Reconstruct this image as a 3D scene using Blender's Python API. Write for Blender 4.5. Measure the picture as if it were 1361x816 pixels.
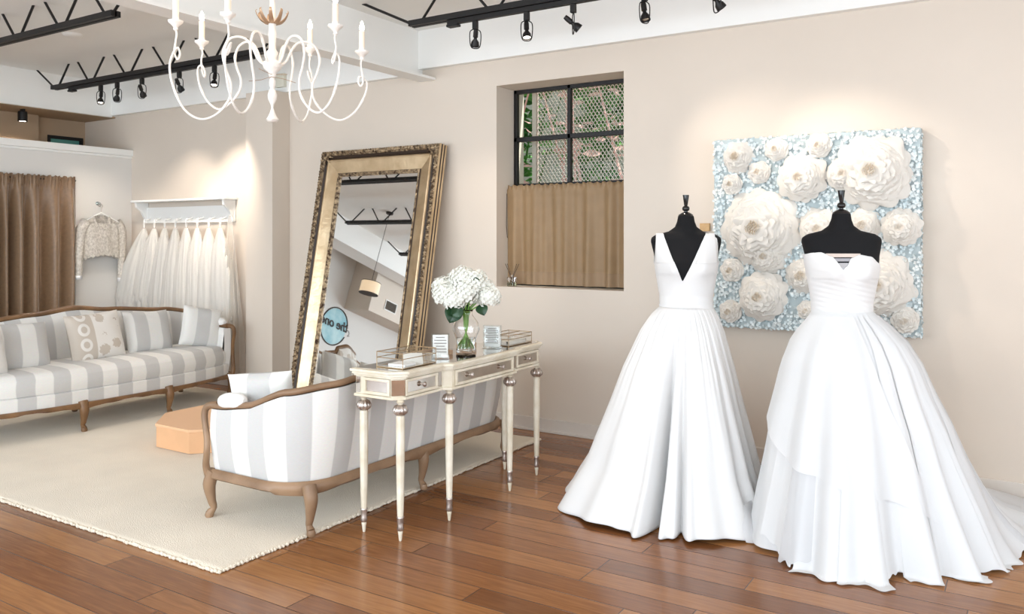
import bpy, math, random
from mathutils import Vector, Matrix, noise
rnd = random.Random(7)
PI = math.pi
D2R = PI / 180
for o in list(bpy.data.objects):
    bpy.data.objects.remove(o)
scene = bpy.context.scene
COL = scene.collection

# ------------------------------------------------------------------ camera
YAW = math.atan(684.5 / 1088.0)
cd = bpy.data.cameras.new('camera')
cam = bpy.data.objects.new('camera', cd)
COL.objects.link(cam)
cam.location = (0, 0, 1.5)
cam.rotation_euler = (PI / 2, 0, YAW)
cd.sensor_fit = 'HORIZONTAL'
cd.sensor_width = 36
cd.lens = 1088.0 / 1361 * 36
cd.shift_y = -92.0 / 1361
cd.clip_start = 0.05
scene.camera = cam

# ------------------------------------------------------------------ exposure, world and daylight
vs = scene.view_settings
vs.view_transform = 'Standard'
vs.look = 'None'
vs.gamma = 1
vs.use_curve_mapping = False
vs.exposure = 0.16

w = bpy.data.worlds.new('sky')
scene.world = w
w.use_nodes = True
bg = w.node_tree.nodes['Background']
bg.inputs[0].default_value = (0.80, 0.90, 1.0, 1)
bg.inputs[1].default_value = 1.6


def area(name, loc, rot, sx, sy, power, col):
    l = bpy.data.lights.new(name, 'AREA')
    l.shape = 'RECTANGLE'
    l.size = sx
    l.size_y = sy
    l.energy = power
    l.color = col
    o = bpy.data.objects.new(name, l)
    COL.objects.link(o)
    o.location = loc
    o.rotation_euler = rot
    return o


# fill lamps added indoors, standing in for daylight from an unseen shop front
area('storefront_fill', (-3.0, -2.55, 1.75), (PI / 2, 0, 0), 10.0, 2.4, 400, (0.81, 0.915, 1.0))
area('side_fill', (2.75, 1.6, 1.75), (PI / 2, 0, PI / 2), 5.0, 2.3, 75, (0.81, 0.915, 1.0))

sl_ = bpy.data.lights.new('sun', 'SUN')
sl_.energy = 9.0
sl_.angle = 0.02
sl_.color = (1, 0.95, 0.88)
so_ = bpy.data.objects.new('sun', sl_)
COL.objects.link(so_)
so_.rotation_euler = (-8 * D2R, 28 * D2R, 0)

# ------------------------------------------------------------------ materials
MATS = {}


def mat(name, col, rough=0.5, metal=0.0, noise_amt=0.0, noise_scale=8.0, bump=0.0, bump_scale=60.0, col2=None,
        trans=0.0, emit=None, estr=0.0, ior=1.45, translucent=0.0, transparent=0.0, sheen=0.0, coat=0.0, bump_dist=0.01):
    if name in MATS:
        return MATS[name]
    m = bpy.data.materials.new(name)
    m.use_nodes = True
    nt = m.node_tree
    N, L = nt.nodes, nt.links
    b = N['Principled BSDF']
    out = N['Material Output']
    b.inputs['Base Color'].default_value = (*col, 1)
    b.inputs['Roughness'].default_value = rough
    b.inputs['Metallic'].default_value = metal
    b.inputs['IOR'].default_value = ior
    if trans:
        b.inputs['Transmission Weight'].default_value = trans
    if sheen:
        b.inputs['Sheen Weight'].default_value = sheen
    if coat:
        b.inputs['Coat Weight'].default_value = coat
        b.inputs['Coat Roughness'].default_value = 0.12
    if emit:
        b.inputs['Emission Color'].default_value = (*emit, 1)
        b.inputs['Emission Strength'].default_value = estr
    tc = N.new('ShaderNodeTexCoord')
    if noise_amt or col2:
        n = N.new('ShaderNodeTexNoise')
        n.inputs['Scale'].default_value = noise_scale
        n.inputs['Detail'].default_value = 5
        L.new(tc.outputs['Object'], n.inputs['Vector'])
        mx = N.new('ShaderNodeMix')
        mx.data_type = 'RGBA'
        c2 = col2 if col2 else tuple(max(0, c * (1 - noise_amt)) for c in col)
        mx.inputs[6].default_value = (*col, 1)
        mx.inputs[7].default_value = (*c2, 1)
        rp = N.new('ShaderNodeMapRange')
        rp.inputs[1].default_value = 0.35
        rp.inputs[2].default_value = 0.65
        L.new(n.outputs['Fac'], rp.inputs[0])
        L.new(rp.outputs[0], mx.inputs[0])
        L.new(mx.outputs[2], b.inputs['Base Color'])
    if bump:
        n2 = N.new('ShaderNodeTexNoise')
        n2.inputs['Scale'].default_value = bump_scale
        n2.inputs['Detail'].default_value = 3
        L.new(tc.outputs['Object'], n2.inputs['Vector'])
        bp = N.new('ShaderNodeBump')
        bp.inputs['Strength'].default_value = bump
        bp.inputs['Distance'].default_value = bump_dist
        L.new(n2.outputs['Fac'], bp.inputs['Height'])
        L.new(bp.outputs[0], b.inputs['Normal'])
    sh = b.outputs[0]
    if translucent:
        t = N.new('ShaderNodeBsdfTranslucent')
        t.inputs[0].default_value = (*col, 1)
        ms = N.new('ShaderNodeMixShader')
        ms.inputs[0].default_value = translucent
        L.new(sh, ms.inputs[1])
        L.new(t.outputs[0], ms.inputs[2])
        sh = ms.outputs[0]
    if transparent:
        t = N.new('ShaderNodeBsdfTransparent')
        ms = N.new('ShaderNodeMixShader')
        ms.inputs[0].default_value = transparent
        L.new(sh, ms.inputs[1])
        L.new(t.outputs[0], ms.inputs[2])
        sh = ms.outputs[0]
    L.new(sh, out.inputs[0])
    MATS[name] = m
    return m


def sheet_glass(name, col, f0=0.04):
    m = bpy.data.materials.new(name)
    m.use_nodes = True
    nt = m.node_tree
    N, L = nt.nodes, nt.links
    N.remove(N['Principled BSDF'])
    t = N.new('ShaderNodeBsdfTransparent')
    t.inputs[0].default_value = (*col, 1)
    gl = N.new('ShaderNodeBsdfGlossy')
    gl.inputs['Roughness'].default_value = 0.02
    lw = N.new('ShaderNodeLayerWeight')
    lw.inputs[0].default_value = 0.5
    fac = nmath(nt, 'ADD', nmath(nt, 'MULTIPLY', nmath(nt, 'POWER', lw.outputs['Facing'], 4.0), 0.6), f0)
    ms = N.new('ShaderNodeMixShader')
    L.new(fac, ms.inputs[0])
    L.new(t.outputs[0], ms.inputs[1])
    L.new(gl.outputs[0], ms.inputs[2])
    L.new(ms.outputs[0], N['Material Output'].inputs[0])
    return m


def nmath(nt, op, a, b=None, c=None):
    n = nt.nodes.new('ShaderNodeMath')
    n.operation = op
    for i, v in enumerate((a, b, c)):
        if v is None:
            continue
        if isinstance(v, (int, float)):
            n.inputs[i].default_value = v
        else:
            nt.links.new(v, n.inputs[i])
    return n.outputs[0]


def floor_mat():
    m = bpy.data.materials.new('oak_planks')
    m.use_nodes = True
    nt = m.node_tree
    N, L = nt.nodes, nt.links
    b = N['Principled BSDF']
    tc = N.new('ShaderNodeTexCoord')
    sp = N.new('ShaderNodeSeparateXYZ')
    L.new(tc.outputs['Object'], sp.inputs[0])
    PW, PL = 0.145, 1.35
    yy = nmath(nt, 'DIVIDE', sp.outputs[1], PW)
    row = nmath(nt, 'FLOOR', yy)
    fy = nmath(nt, 'FRACT', yy)
    wn = N.new('ShaderNodeTexWhiteNoise')
    wn.noise_dimensions = '1D'
    L.new(row, wn.inputs['W'])
    xx = nmath(nt, 'ADD', nmath(nt, 'DIVIDE', sp.outputs[0], PL), nmath(nt, 'MULTIPLY', wn.outputs[0], 9.0))
    colm = nmath(nt, 'FLOOR', xx)
    fx = nmath(nt, 'FRACT', xx)
    cb = N.new('ShaderNodeCombineXYZ')
    L.new(row, cb.inputs[0])
    L.new(colm, cb.inputs[1])
    w2 = N.new('ShaderNodeTexWhiteNoise')
    w2.noise_dimensions = '2D'
    L.new(cb.outputs[0], w2.inputs['Vector'])
    # stretched grain
    mp = N.new('ShaderNodeMapping')
    mp.inputs['Scale'].default_value = (1.5, 22, 1)
    ofs = N.new('ShaderNodeVectorMath')
    ofs.operation = 'MULTIPLY_ADD'
    L.new(w2.outputs['Color'], ofs.inputs[0])
    ofs.inputs[1].default_value = (7, 7, 0)
    L.new(tc.outputs['Object'], ofs.inputs[2])
    L.new(ofs.outputs[0], mp.inputs[0])
    g = N.new('ShaderNodeTexNoise')
    g.inputs['Scale'].default_value = 3.0
    g.inputs['Detail'].default_value = 7
    g.inputs['Distortion'].default_value = 0.6
    L.new(mp.outputs[0], g.inputs['Vector'])
    ramp = N.new('ShaderNodeValToRGB')
    ramp.color_ramp.elements[0].position = 0.1
    ramp.color_ramp.elements[0].color = (0.100, 0.036, 0.012, 1)
    ramp.color_ramp.elements[1].position = 0.95
    ramp.color_ramp.elements[1].color = (0.42, 0.190, 0.066, 1)
    e = ramp.color_ramp.elements.new(0.5)
    e.color = (0.215, 0.080, 0.026, 1)
    v = nmath(nt, 'ADD', nmath(nt, 'MULTIPLY', w2.outputs[0], 0.48), nmath(nt, 'MULTIPLY', g.outputs['Fac'], 0.62))
    L.new(v, ramp.inputs[0])
    # seams
    sy = nmath(nt, 'MINIMUM', fy, nmath(nt, 'SUBTRACT', 1.0, fy))
    sx = nmath(nt, 'MULTIPLY', nmath(nt, 'MINIMUM', fx, nmath(nt, 'SUBTRACT', 1.0, fx)), PL / PW)
    s = nmath(nt, 'MINIMUM', sx, sy)
    seam = N.new('ShaderNodeMapRange')
    seam.inputs[1].default_value = 0.004
    seam.inputs[2].default_value = 0.022
    L.new(s, seam.inputs[0])
    mx = N.new('ShaderNodeMix')
    mx.data_type = 'RGBA'
    mx.inputs[6].default_value = (0.05, 0.016, 0.006, 1)
    L.new(seam.outputs[0], mx.inputs[0])
    L.new(ramp.outputs[0], mx.inputs[7])
    L.new(mx.outputs[2], b.inputs['Base Color'])
    rr = nmath(nt, 'ADD', 0.15, nmath(nt, 'MULTIPLY', g.outputs['Fac'], 0.14))
    L.new(rr, b.inputs['Roughness'])
    bp = N.new('ShaderNodeBump')
    bp.inputs['Strength'].default_value = 0.35
    bp.inputs['Distance'].default_value = 0.002
    L.new(seam.outputs[0], bp.inputs['Height'])
    L.new(bp.outputs[0], b.inputs['Normal'])
    return m


def stripe_mat(name, width, c1, c2, offset=0.0):
    m = bpy.data.materials.new(name)
    m.use_nodes = True
    nt = m.node_tree
    N, L = nt.nodes, nt.links
    b = N['Principled BSDF']
    b.inputs['Roughness'].default_value = 0.85
    b.inputs['Sheen Weight'].default_value = 0.15
    uv = N.new('ShaderNodeUVMap')
    sp = N.new('ShaderNodeSeparateXYZ')
    L.new(uv.outputs[0], sp.inputs[0])
    f = nmath(nt, 'FRACT', nmath(nt, 'DIVIDE', nmath(nt, 'ADD', sp.outputs[0], offset + 50 * width * 2), width * 2))
    mr = N.new('ShaderNodeMapRange')
    mr.inputs[1].default_value = 0.235
    mr.inputs[2].default_value = 0.265
    tri = nmath(nt, 'ABSOLUTE', nmath(nt, 'SUBTRACT', f, 0.5))
    L.new(tri, mr.inputs[0])
    mx = N.new('ShaderNodeMix')
    mx.data_type = 'RGBA'
    mx.inputs[6].default_value = (*c1, 1)
    mx.inputs[7].default_value = (*c2, 1)
    L.new(mr.outputs[0], mx.inputs[0])
    # linen weave slubs
    tc = N.new('ShaderNodeTexCoord')
    mp = N.new('ShaderNodeMapping')
    mp.inputs['Scale'].default_value = (30, 30, 160)
    L.new(tc.outputs['Object'], mp.inputs[0])
    n = N.new('ShaderNodeTexNoise')
    n.inputs['Scale'].default_value = 2.0
    L.new(mp.outputs[0], n.inputs['Vector'])
    m2 = N.new('ShaderNodeMix')
    m2.data_type = 'RGBA'
    m2.blend_type = 'MULTIPLY'
    m2.inputs[0].default_value = 0.16
    L.new(mx.outputs[2], m2.inputs[6])
    L.new(n.outputs['Color'], m2.inputs[7])
    L.new(m2.outputs[2], b.inputs['Base Color'])
    bp = N.new('ShaderNodeBump')
    bp.inputs['Strength'].default_value = 0.15
    bp.inputs['Distance'].default_value = 0.003
    L.new(n.outputs['Fac'], bp.inputs['Height'])
    L.new(bp.outputs[0], b.inputs['Normal'])
    return m


def damask_mat():
    m = bpy.data.materials.new('embroidered_linen')
    m.use_nodes = True
    nt = m.node_tree
    N, L = nt.nodes, nt.links
    b = N['Principled BSDF']
    b.inputs['Roughness'].default_value = 0.9
    uv = N.new('ShaderNodeUVMap')
    sp = N.new('ShaderNodeSeparateXYZ')
    L.new(uv.outputs[0], sp.inputs[0])
    # left band of medallions, right field of scattered sprigs
    vor = N.new('ShaderNodeTexVoronoi')
    vor.inputs['Scale'].default_value = 8.0
    vor.inputs['Randomness'].default_value = 0.45
    L.new(uv.outputs[0], vor.inputs['Vector'])
    nz = N.new('ShaderNodeTexNoise')
    nz.inputs['Scale'].default_value = 45
    L.new(uv.outputs[0], nz.inputs['Vector'])
    d = nmath(nt, 'ADD', vor.outputs['Distance'], nmath(nt, 'MULTIPLY', nz.outputs['Fac'], 0.35))
    sprig = nmath(nt, 'LESS_THAN', d, 0.56)
    ring = nmath(nt, 'FRACT', nmath(nt, 'MULTIPLY', sp.outputs[1], 8.0))
    ry = nmath(nt, 'SUBTRACT', ring, 0.5)
    rx = nmath(nt, 'MULTIPLY', nmath(nt, 'ADD', sp.outputs[0], 0.13), 9.0)
    rad = nmath(nt, 'SQRT', nmath(nt, 'ADD', nmath(nt, 'MULTIPLY', rx, rx), nmath(nt, 'MULTIPLY', ry, ry)))
    med = nmath(nt, 'GREATER_THAN', nmath(nt, 'ABSOLUTE', nmath(nt, 'SUBTRACT', rad, 0.33)), 0.10)
    isband = nmath(nt, 'LESS_THAN', sp.outputs[0], -0.045)
    fac = nmath(nt, 'ADD', nmath(nt, 'MULTIPLY', isband, med),
                nmath(nt, 'MULTIPLY', nmath(nt, 'SUBTRACT', 1.0, isband), sprig))
    mx = N.new('ShaderNodeMix')
    mx.data_type = 'RGBA'
    mx.inputs[6].default_value = (0.78, 0.74, 0.69, 1)
    mx.inputs[7].default_value = (0.52, 0.44, 0.36, 1)
    L.new(nmath(nt, 'MULTIPLY', fac, 0.8), mx.inputs[0])
    L.new(mx.outputs[2], b.inputs['Base Color'])
    return m


M = {}
M['wall'] = mat('warm_wall_paint', (0.68, 0.595, 0.51), 0.75, noise_amt=0.03, noise_scale=1.5, bump=0.05, bump_scale=180)
M['white'] = mat('white_paint', (0.87, 0.86, 0.83), 0.6, bump=0.03, bump_scale=150)
M['ceil'] = mat('ceiling_paint', (0.86, 0.845, 0.81), 0.85, noise_amt=0.02, noise_scale=1.2)
M['partition'] = mat('partition_paint', (0.74, 0.715, 0.68), 0.75)
M['tan'] = mat('back_room_paint', (0.42, 0.31, 0.21), 0.8, noise_amt=0.06, noise_scale=2)
M['base'] = mat('baseboard_paint', (0.66, 0.60, 0.54), 0.45)
M['floor'] = floor_mat()
M['black'] = mat('black_steel', (0.005, 0.004, 0.004), 0.5, bump=0.1, bump_scale=90)
M['blackg'] = mat('black_gloss', (0.01, 0.009, 0.009), 0.12)
M['form'] = mat('black_jersey', (0.002, 0.002, 0.003), 0.9)
M['rug'] = mat('cream_wool', (0.82, 0.72, 0.58), 0.95, noise_amt=0.07, noise_scale=3, bump=0.7, bump_scale=170, bump_dist=0.008, sheen=0.2)
M['wood'] = mat('weathered_oak', (0.25, 0.13, 0.055), 0.45, col2=(0.13, 0.065, 0.028), noise_scale=5, bump=0.12, bump_scale=60)
M['woodl'] = mat('bleached_oak', (0.33, 0.205, 0.12), 0.45, col2=(0.19, 0.11, 0.06), noise_scale=4, bump=0.12, bump_scale=60)
M['stripe'] = stripe_mat('striped_linen', 0.123, (0.85, 0.83, 0.79), (0.61, 0.595, 0.575))
M['damask'] = damask_mat()
M['linen'] = mat('white_linen', (0.80, 0.78, 0.75), 0.9, bump=0.2, bump_scale=120)
M['gold'] = mat('antique_gold', (0.74, 0.58, 0.38), 0.36, metal=0.8, col2=(0.55, 0.40, 0.24), noise_scale=5, bump=0.25, bump_scale=25)
M['goldd'] = mat('dark_antique_gold', (0.62, 0.47, 0.30), 0.4, metal=0.7, col2=(0.07, 0.04, 0.025), noise_scale=38, bump=1.0, bump_scale=70, bump_dist=0.02)
M['groove'] = mat('dark_bole', (0.035, 0.02, 0.012), 0.5)
M['mirror'] = mat('silvered_glass', (0.86, 0.87, 0.86), 0.015, metal=1.0)
M['amirror'] = mat('antique_mirror', (0.72, 0.68, 0.63), 0.10, metal=1.0, noise_amt=0.15, noise_scale=12)
M['cream'] = mat('distressed_cream_paint', (0.80, 0.74, 0.62), 0.45, col2=(0.66, 0.58, 0.44), noise_scale=9, bump=0.15, bump_scale=50)
M['silver'] = mat('silver_leaf', (0.66, 0.60, 0.55), 0.3, metal=0.8, col2=(0.35, 0.28, 0.24), noise_scale=40)
M['satin'] = mat('white_satin', (0.80, 0.79, 0.78), 0.42, translucent=0.10, sheen=0.2)
M['organza'] = mat('white_organza', (0.81, 0.81, 0.81), 0.6, translucent=0.22, transparent=0.0)
M['organzaf'] = mat('sheer_organza', (0.82, 0.82, 0.83), 0.6, translucent=0.30, transparent=0.22)
M['tulle'] = mat('ivory_tulle', (0.88, 0.85, 0.80), 0.9, translucent=0.30, transparent=0.18)
M['lace'] = mat('ivory_lace', (0.72, 0.67, 0.60), 0.9, col2=(0.50, 0.45, 0.39), noise_scale=55, bump=0.8, bump_scale=70)
M['drape'] = mat('taupe_satin', (0.25, 0.15, 0.08), 0.42, noise_amt=0.15, noise_scale=30, sheen=0.4)
M['cafe'] = mat('tan_silk', (0.43, 0.285, 0.155), 0.5, noise_amt=0.08, noise_scale=12, translucent=0.3, bump=0.1, bump_scale=200)
M['clear'] = mat('clear_glass', (1, 1, 1), 0.0, trans=1.0, ior=1.45)
M['acrylic'] = sheet_glass('acrylic_sheet', (0.97, 0.98, 0.98))
M['pane'] = sheet_glass('window_glass', (0.88, 0.97, 0.94), 0.006)
M['water'] = mat('water', (0.95, 1, 0.97), 0.0, trans=1.0, ior=1.33)
M['paper'] = mat('ivory_paper', (0.80, 0.755, 0.69), 0.85, translucent=0.12)
M['paperc'] = mat('tan_paper_curls', (0.86, 0.73, 0.55), 0.85, noise_amt=0.15, noise_scale=60)
M['floret'] = mat('blue_silk_petals', (0.62, 0.715, 0.74), 0.9, col2=(0.82, 0.84, 0.82), noise_scale=14)
M['canvas'] = mat('blue_canvas', (0.46, 0.53, 0.54), 0.9)
M['petal'] = mat('white_petals', (0.90, 0.90, 0.84), 0.8, translucent=0.25, noise_amt=0.06, noise_scale=30)
M['leaf'] = mat('dark_leaf', (0.018, 0.06, 0.022), 0.35, noise_amt=0.3, noise_scale=20)
M['stem'] = mat('green_stem', (0.16, 0.34, 0.05), 0.5)
M['chand'] = mat('white_gesso', (0.82, 0.77, 0.71), 0.55, noise_amt=0.12, noise_scale=30, bump=0.3, bump_scale=90)
M['bronze'] = mat('bronze_leaf', (0.42, 0.28, 0.18), 0.4, metal=0.6)
M['candle'] = mat('ivory_wax', (0.85, 0.72, 0.58), 0.5)
M['bulb'] = mat('bulb_glow', (1, 0.9, 0.7), 0.3, emit=(1, 0.84, 0.62), estr=16)
M['lens'] = mat('lamp_lens', (1, 0.95, 0.9), 0.3, emit=(1, 0.88, 0.74), estr=14)
M['lensoff'] = mat('lamp_reflector', (0.6, 0.52, 0.42), 0.25, metal=0.7)
M['ply'] = mat('peach_plywood', (0.76, 0.44, 0.24), 0.6, noise_amt=0.08, noise_scale=6)
M['plastic'] = mat('cream_plastic', (0.70, 0.68, 0.58), 0.5)
M['honey'] = mat('honey_wood', (0.58, 0.36, 0.16), 0.5, noise_amt=0.2, noise_scale=20)
M['screen'] = mat('galvanised_mesh', (0.62, 0.50, 0.45), 0.55, metal=0.2)
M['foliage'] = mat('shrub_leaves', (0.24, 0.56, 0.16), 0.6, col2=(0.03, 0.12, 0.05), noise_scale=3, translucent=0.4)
M['foliage2'] = mat('pink_blossom', (0.85, 0.55, 0.52), 0.7, translucent=0.4)
M['bluepaint'] = mat('aqua_wash', (0.25, 0.52, 0.60), 0.8, col2=(0.55, 0.74, 0.76), noise_scale=5)
M['ink'] = mat('dark_bronze_vinyl', (0.03, 0.018, 0.012), 0.6)
M['shade'] = mat('drum_shade', (0.8, 0.72, 0.6), 0.8, emit=(1, 0.80, 0.58), estr=0.45, translucent=0.3)
M['ventm'] = mat('vent_grille', (0.10, 0.08, 0.06), 0.6)
M['print'] = mat('printed_card', (0.82, 0.80, 0.77), 0.7)
M['reed'] = mat('dark_reed', (0.05, 0.03, 0.02), 0.7)
M['stone'] = mat('exterior_stucco', (0.5, 0.45, 0.4), 0.9, noise_amt=0.2)


# ------------------------------------------------------------------ geometry helpers
class G:
    def __init__(s):
        s.v = []
        s.f = []
        s.uv = {}

    def add(s, verts, faces, uvs=None):
        b = len(s.v)
        s.v += [tuple(p) for p in verts]
        s.f += [tuple(i + b for i in f) for f in faces]
        if uvs:
            for i, u in enumerate(uvs):
                s.uv[b + i] = u
        return s

    def box(s, x0, x1, y0, y1, z0, z1, mtx=None):
        vs_ = [Vector(p) for p in ((x0, y0, z0), (x1, y0, z0), (x1, y1, z0), (x0, y1, z0), (x0, y0, z1), (x1, y0, z1), (x1, y1, z1), (x0, y1, z1))]
        if mtx:
            vs_ = [mtx @ p for p in vs_]
        return s.add(vs_, [(0, 3, 2, 1), (4, 5, 6, 7), (0, 1, 5, 4), (1, 2, 6, 5), (2, 3, 7, 6), (3, 0, 4, 7)])

    def tube(s, pts, r, n=8, caps=True, squash=None):
        pts = [Vector(p) for p in pts]
        k = len(pts)
        rs = r if isinstance(r, (list, tuple)) else [r] * k
        vv, ff = [], []
        up = None
        for i, p in enumerate(pts):
            t = (pts[min(i + 1, k - 1)] - pts[max(i - 1, 0)])
            if t.length < 1e-9:
                t = Vector((0, 0, 1))
            t.normalize()
            if up is None:
                up = Vector((0, 0, 1)) if abs(t.z) < 0.9 else Vector((1, 0, 0))
            a = up - t * up.dot(t)
            if a.length < 1e-6:
                a = t.orthogonal()
            a.normalize()
            up = a
            b = t.cross(a)
            sa, sb = squash if squash else (1, 1)
            for j in range(n):
                q = 2 * PI * j / n
                vv.append(p + a * math.cos(q) * rs[i] * sa + b * math.sin(q) * rs[i] * sb)
        for i in range(k - 1):
            for j in range(n):
                ff.append((i * n + j, i * n + (j + 1) % n, (i + 1) * n + (j + 1) % n, (i + 1) * n + j))
        if caps:
            ff.append(tuple(reversed(range(n))))
            ff.append(tuple((k - 1) * n + j for j in range(n)))
        return s.add(vv, ff)

    def lathe(s, prof, n=24, c=(0, 0, 0), flute=0.0, nfl=12, mtx=None):
        vv, ff = [], []
        for (r, z) in prof:
            for j in range(n):
                q = 2 * PI * j / n
                rr = r * (1 + flute * math.cos(nfl * q))
                vv.append(Vector((c[0] + rr * math.cos(q), c[1] + rr * math.sin(q), c[2] + z)))
        if mtx:
            vv = [mtx @ p for p in vv]
        k = len(prof)
        for i in range(k - 1):
            for j in range(n):
                ff.append((i * n + j, i * n + (j + 1) % n, (i + 1) * n + (j + 1) % n, (i + 1) * n + j))
        if prof[0][0] > 1e-5:
            ff.append(tuple(reversed(range(n))))
        if prof[-1][0] > 1e-5:
            ff.append(tuple((k - 1) * n + j for j in range(n)))
        return s.add(vv, ff)

    def prism(s, poly, z0, z1, mtx=None):
        n = len(poly)
        vv = [Vector((x, y, z0)) for x, y in poly] + [Vector((x, y, z1)) for x, y in poly]
        if mtx:
            vv = [mtx @ p for p in vv]
        ff = [tuple(reversed(range(n))), tuple(range(n, 2 * n))]
        ff += [(i, (i + 1) % n, n + (i + 1) % n, n + i) for i in range(n)]
        return s.add(vv, ff)

    def grid(s, fn, nu, nv, close_u=False, uvf=None, keep=None):
        vv, uu, ff = [], [], []
        for j in range(nv + 1):
            for i in range(nu if close_u else nu + 1):
                p = fn(i / nu, j / nv)
                vv.append(p)
                uu.append(uvf(i / nu, j / nv, p) if uvf else (i / nu, j / nv))
        W = nu if close_u else nu + 1
        for j in range(nv):
            for i in range(nu):
                a, b = j * W + i, j * W + (i + 1) % W
                f = (a, b, b + W, a + W)
                if keep:
                    c = sum((Vector(vv[q]) for q in f), Vector()) / 4
                    if not keep(c):
                        continue
                ff.append(f)
        return s.add(vv, ff, uu)

    def make(s, name, m, parent=None, smooth=True, bevel=0.0, solid=0.0, sub=0, angle=40):
        me = bpy.data.meshes.new(name)
        used = s.v
        me.from_pydata([tuple(p) for p in used], [], s.f)
        if s.uv:
            ul = me.uv_layers.new(name='UVMap')
            for lp in me.loops:
                ul.data[lp.index].uv = s.uv.get(lp.vertex_index, (0, 0))
        me.materials.append(m)
        if smooth:
            me.polygons.foreach_set('use_smooth', [True] * len(me.polygons))
            try:
                me.set_sharp_from_angle(angle=angle * D2R)
            except Exception:
                pass
        me.update()
        o = bpy.data.objects.new(name, me)
        COL.objects.link(o)
        if parent:
            o.parent = parent
        if solid:
            q = o.modifiers.new('solid', 'SOLIDIFY')
            q.thickness = solid
            q.offset = 0
        if bevel:
            q = o.modifiers.new('bevel', 'BEVEL')
            q.width = bevel
            q.segments = 2
            q.limit_method = 'ANGLE'
            q.angle_limit = 50 * D2R
        if sub:
            q = o.modifiers.new('sub', 'SUBSURF')
            q.levels = q.render_levels = sub
        return o


def thing(name, label, cat, loc=(0, 0, 0), rotz=0.0, group=None):
    o = bpy.data.objects.new(name, None)
    o.empty_display_size = 0.05
    COL.objects.link(o)
    o.location = loc
    o.rotation_euler = (0, 0, rotz)
    return tag(o, label, cat, group)


def tag(o, label, cat, group=None):
    o['label'] = label
    o['category'] = cat
    if group:
        o['group'] = group
    return o


def struct(o, label=None):
    o['kind'] = 'structure'
    if label:
        o['label'] = label
    return o


def copy_tree(o, parent=None):
    c = o.copy()
    COL.objects.link(c)
    if parent:
        c.parent = parent
    for ch in list(o.children):
        copy_tree(ch, c)
    return c


def lerp(a, b, t):
    return a + (b - a) * t


def tab(xs, x):
    if x <= xs[0][0]:
        return xs[0][1]
    for (a, b), (c, d) in zip(xs, xs[1:]):
        if x <= c:
            return lerp(b, d, (x - a) / (c - a))
    return xs[-1][1]


def stab(xs, x):
    if x <= xs[0][0]:
        return xs[0][1]
    for (a, b), (c, d) in zip(xs, xs[1:]):
        if x <= c:
            t = (x - a) / (c - a)
            t = t * t * (3 - 2 * t)
            return lerp(b, d, t)
    return xs[-1][1]


def spline(pts, n=8, closed=False):
    P = [Vector(p) for p in pts]
    k = len(P)
    out = []
    rng = k if closed else k - 1
    for i in range(rng):
        if closed:
            p0, p1, p2, p3 = P[(i - 1) % k], P[i], P[(i + 1) % k], P[(i + 2) % k]
        else:
            p0, p1, p2, p3 = P[max(i - 1, 0)], P[i], P[i + 1], P[min(i + 2, k - 1)]
        for j in range(n):
            t = j / n
            out.append(0.5 * ((2 * p1) + (p2 - p0) * t + (2 * p0 - 5 * p1 + 4 * p2 - p3) * t * t + (3 * p1 - p0 - 3 * p2 + p3) * t ** 3))
    if not closed:
        out.append(P[-1])
    return out


# ------------------------------------------------------------------ the room
YW = 5.5            # main wall
WT = 0.42           # wall thickness at the window
CEIL = 3.25
g = G()
g.box(-12.2, 3.0, -3.2, 5.5, -0.1, 0)
struct(g.make('floor', M['floor'], smooth=False))

# main wall with a deep window opening
WX0, WX1, WZ0, WZ1 = -3.607, -2.495, 1.11, 2.72
g = G()
g.box(-9.42, WX0, YW, YW + WT, 0, 3.4)
g.box(WX1, 3.0, YW, YW + WT, 0, 3.4)
g.box(WX0, WX1, YW, YW + WT, 0, WZ0)
g.box(WX0, WX1, YW, YW + WT, WZ1, 3.4)
struct(g.make('wall_back', M['wall'], smooth=False))
g = G()
g.box(-6.342, -5.975, 5.285, YW, 0, 2.885)
struct(g.make('wall_pilaster', M['wall'], smooth=False, bevel=0.004))
# white header band above the wall
g = G()
g.box(-8.8, -4.39, 5.44, YW, 2.885, CEIL)
g.box(-4.36, 3.0, 5.44, YW, 2.925, CEIL)
struct(g.make('trim_1', M['white'], smooth=False))
# right and rear walls; unseen shop front openings, the rear one widened for more light
g = G()
g.box(2.9, 3.0, -3.2, -1.2, 0, 3.4)
g.box(2.9, 3.0, 4.3, 5.5, 0, 3.4)
g.box(2.9, 3.0, -1.2, 4.3, 0, 0.45)
g.box(2.9, 3.0, -1.2, 4.3, 3.0, 3.4)
struct(g.make('wall_right', M['wall'], smooth=False))
g = G()
g.box(-12.2, -8.2, -3.2, -3.1, 0, 3.4)
g.box(2.2, 3.0, -3.2, -3.1, 0, 3.4)
g.box(-8.2, 2.2, -3.2, -3.1, 0, 0.4)
g.box(-8.2, 2.2, -3.2, -3.1, 3.0, 3.4)
struct(g.make('wall_front', M['wall'], smooth=False))
g = G()
for x in (-8.2, -6.8, -5.1, -3.4, -1.6, 0.3, 2.16):
    g.box(x, x + 0.05, -3.19, -3.12, 0.4, 3.0)
g.box(-8.2, 2.2, -3.19, -3.12, 2.3, 2.35)
struct(g.make('window_2', M['black'], smooth=False))
g = G()
for y in (-1.2, 0.6, 2.4, 4.25):
    g.box(2.92, 2.98, y, y + 0.05, 0.45, 3.0)
struct(g.make('window_3', M['black'], smooth=False))

# ceiling
g = G()
g.box(-8.8, 3.0, -3.2, 5.5, CEIL, CEIL + 0.1)
g.box(-10.0, -8.8, -3.2, 3.2, CEIL, CEIL + 0.1)
struct(g.make('ceiling', M['ceil'], smooth=False))
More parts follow.
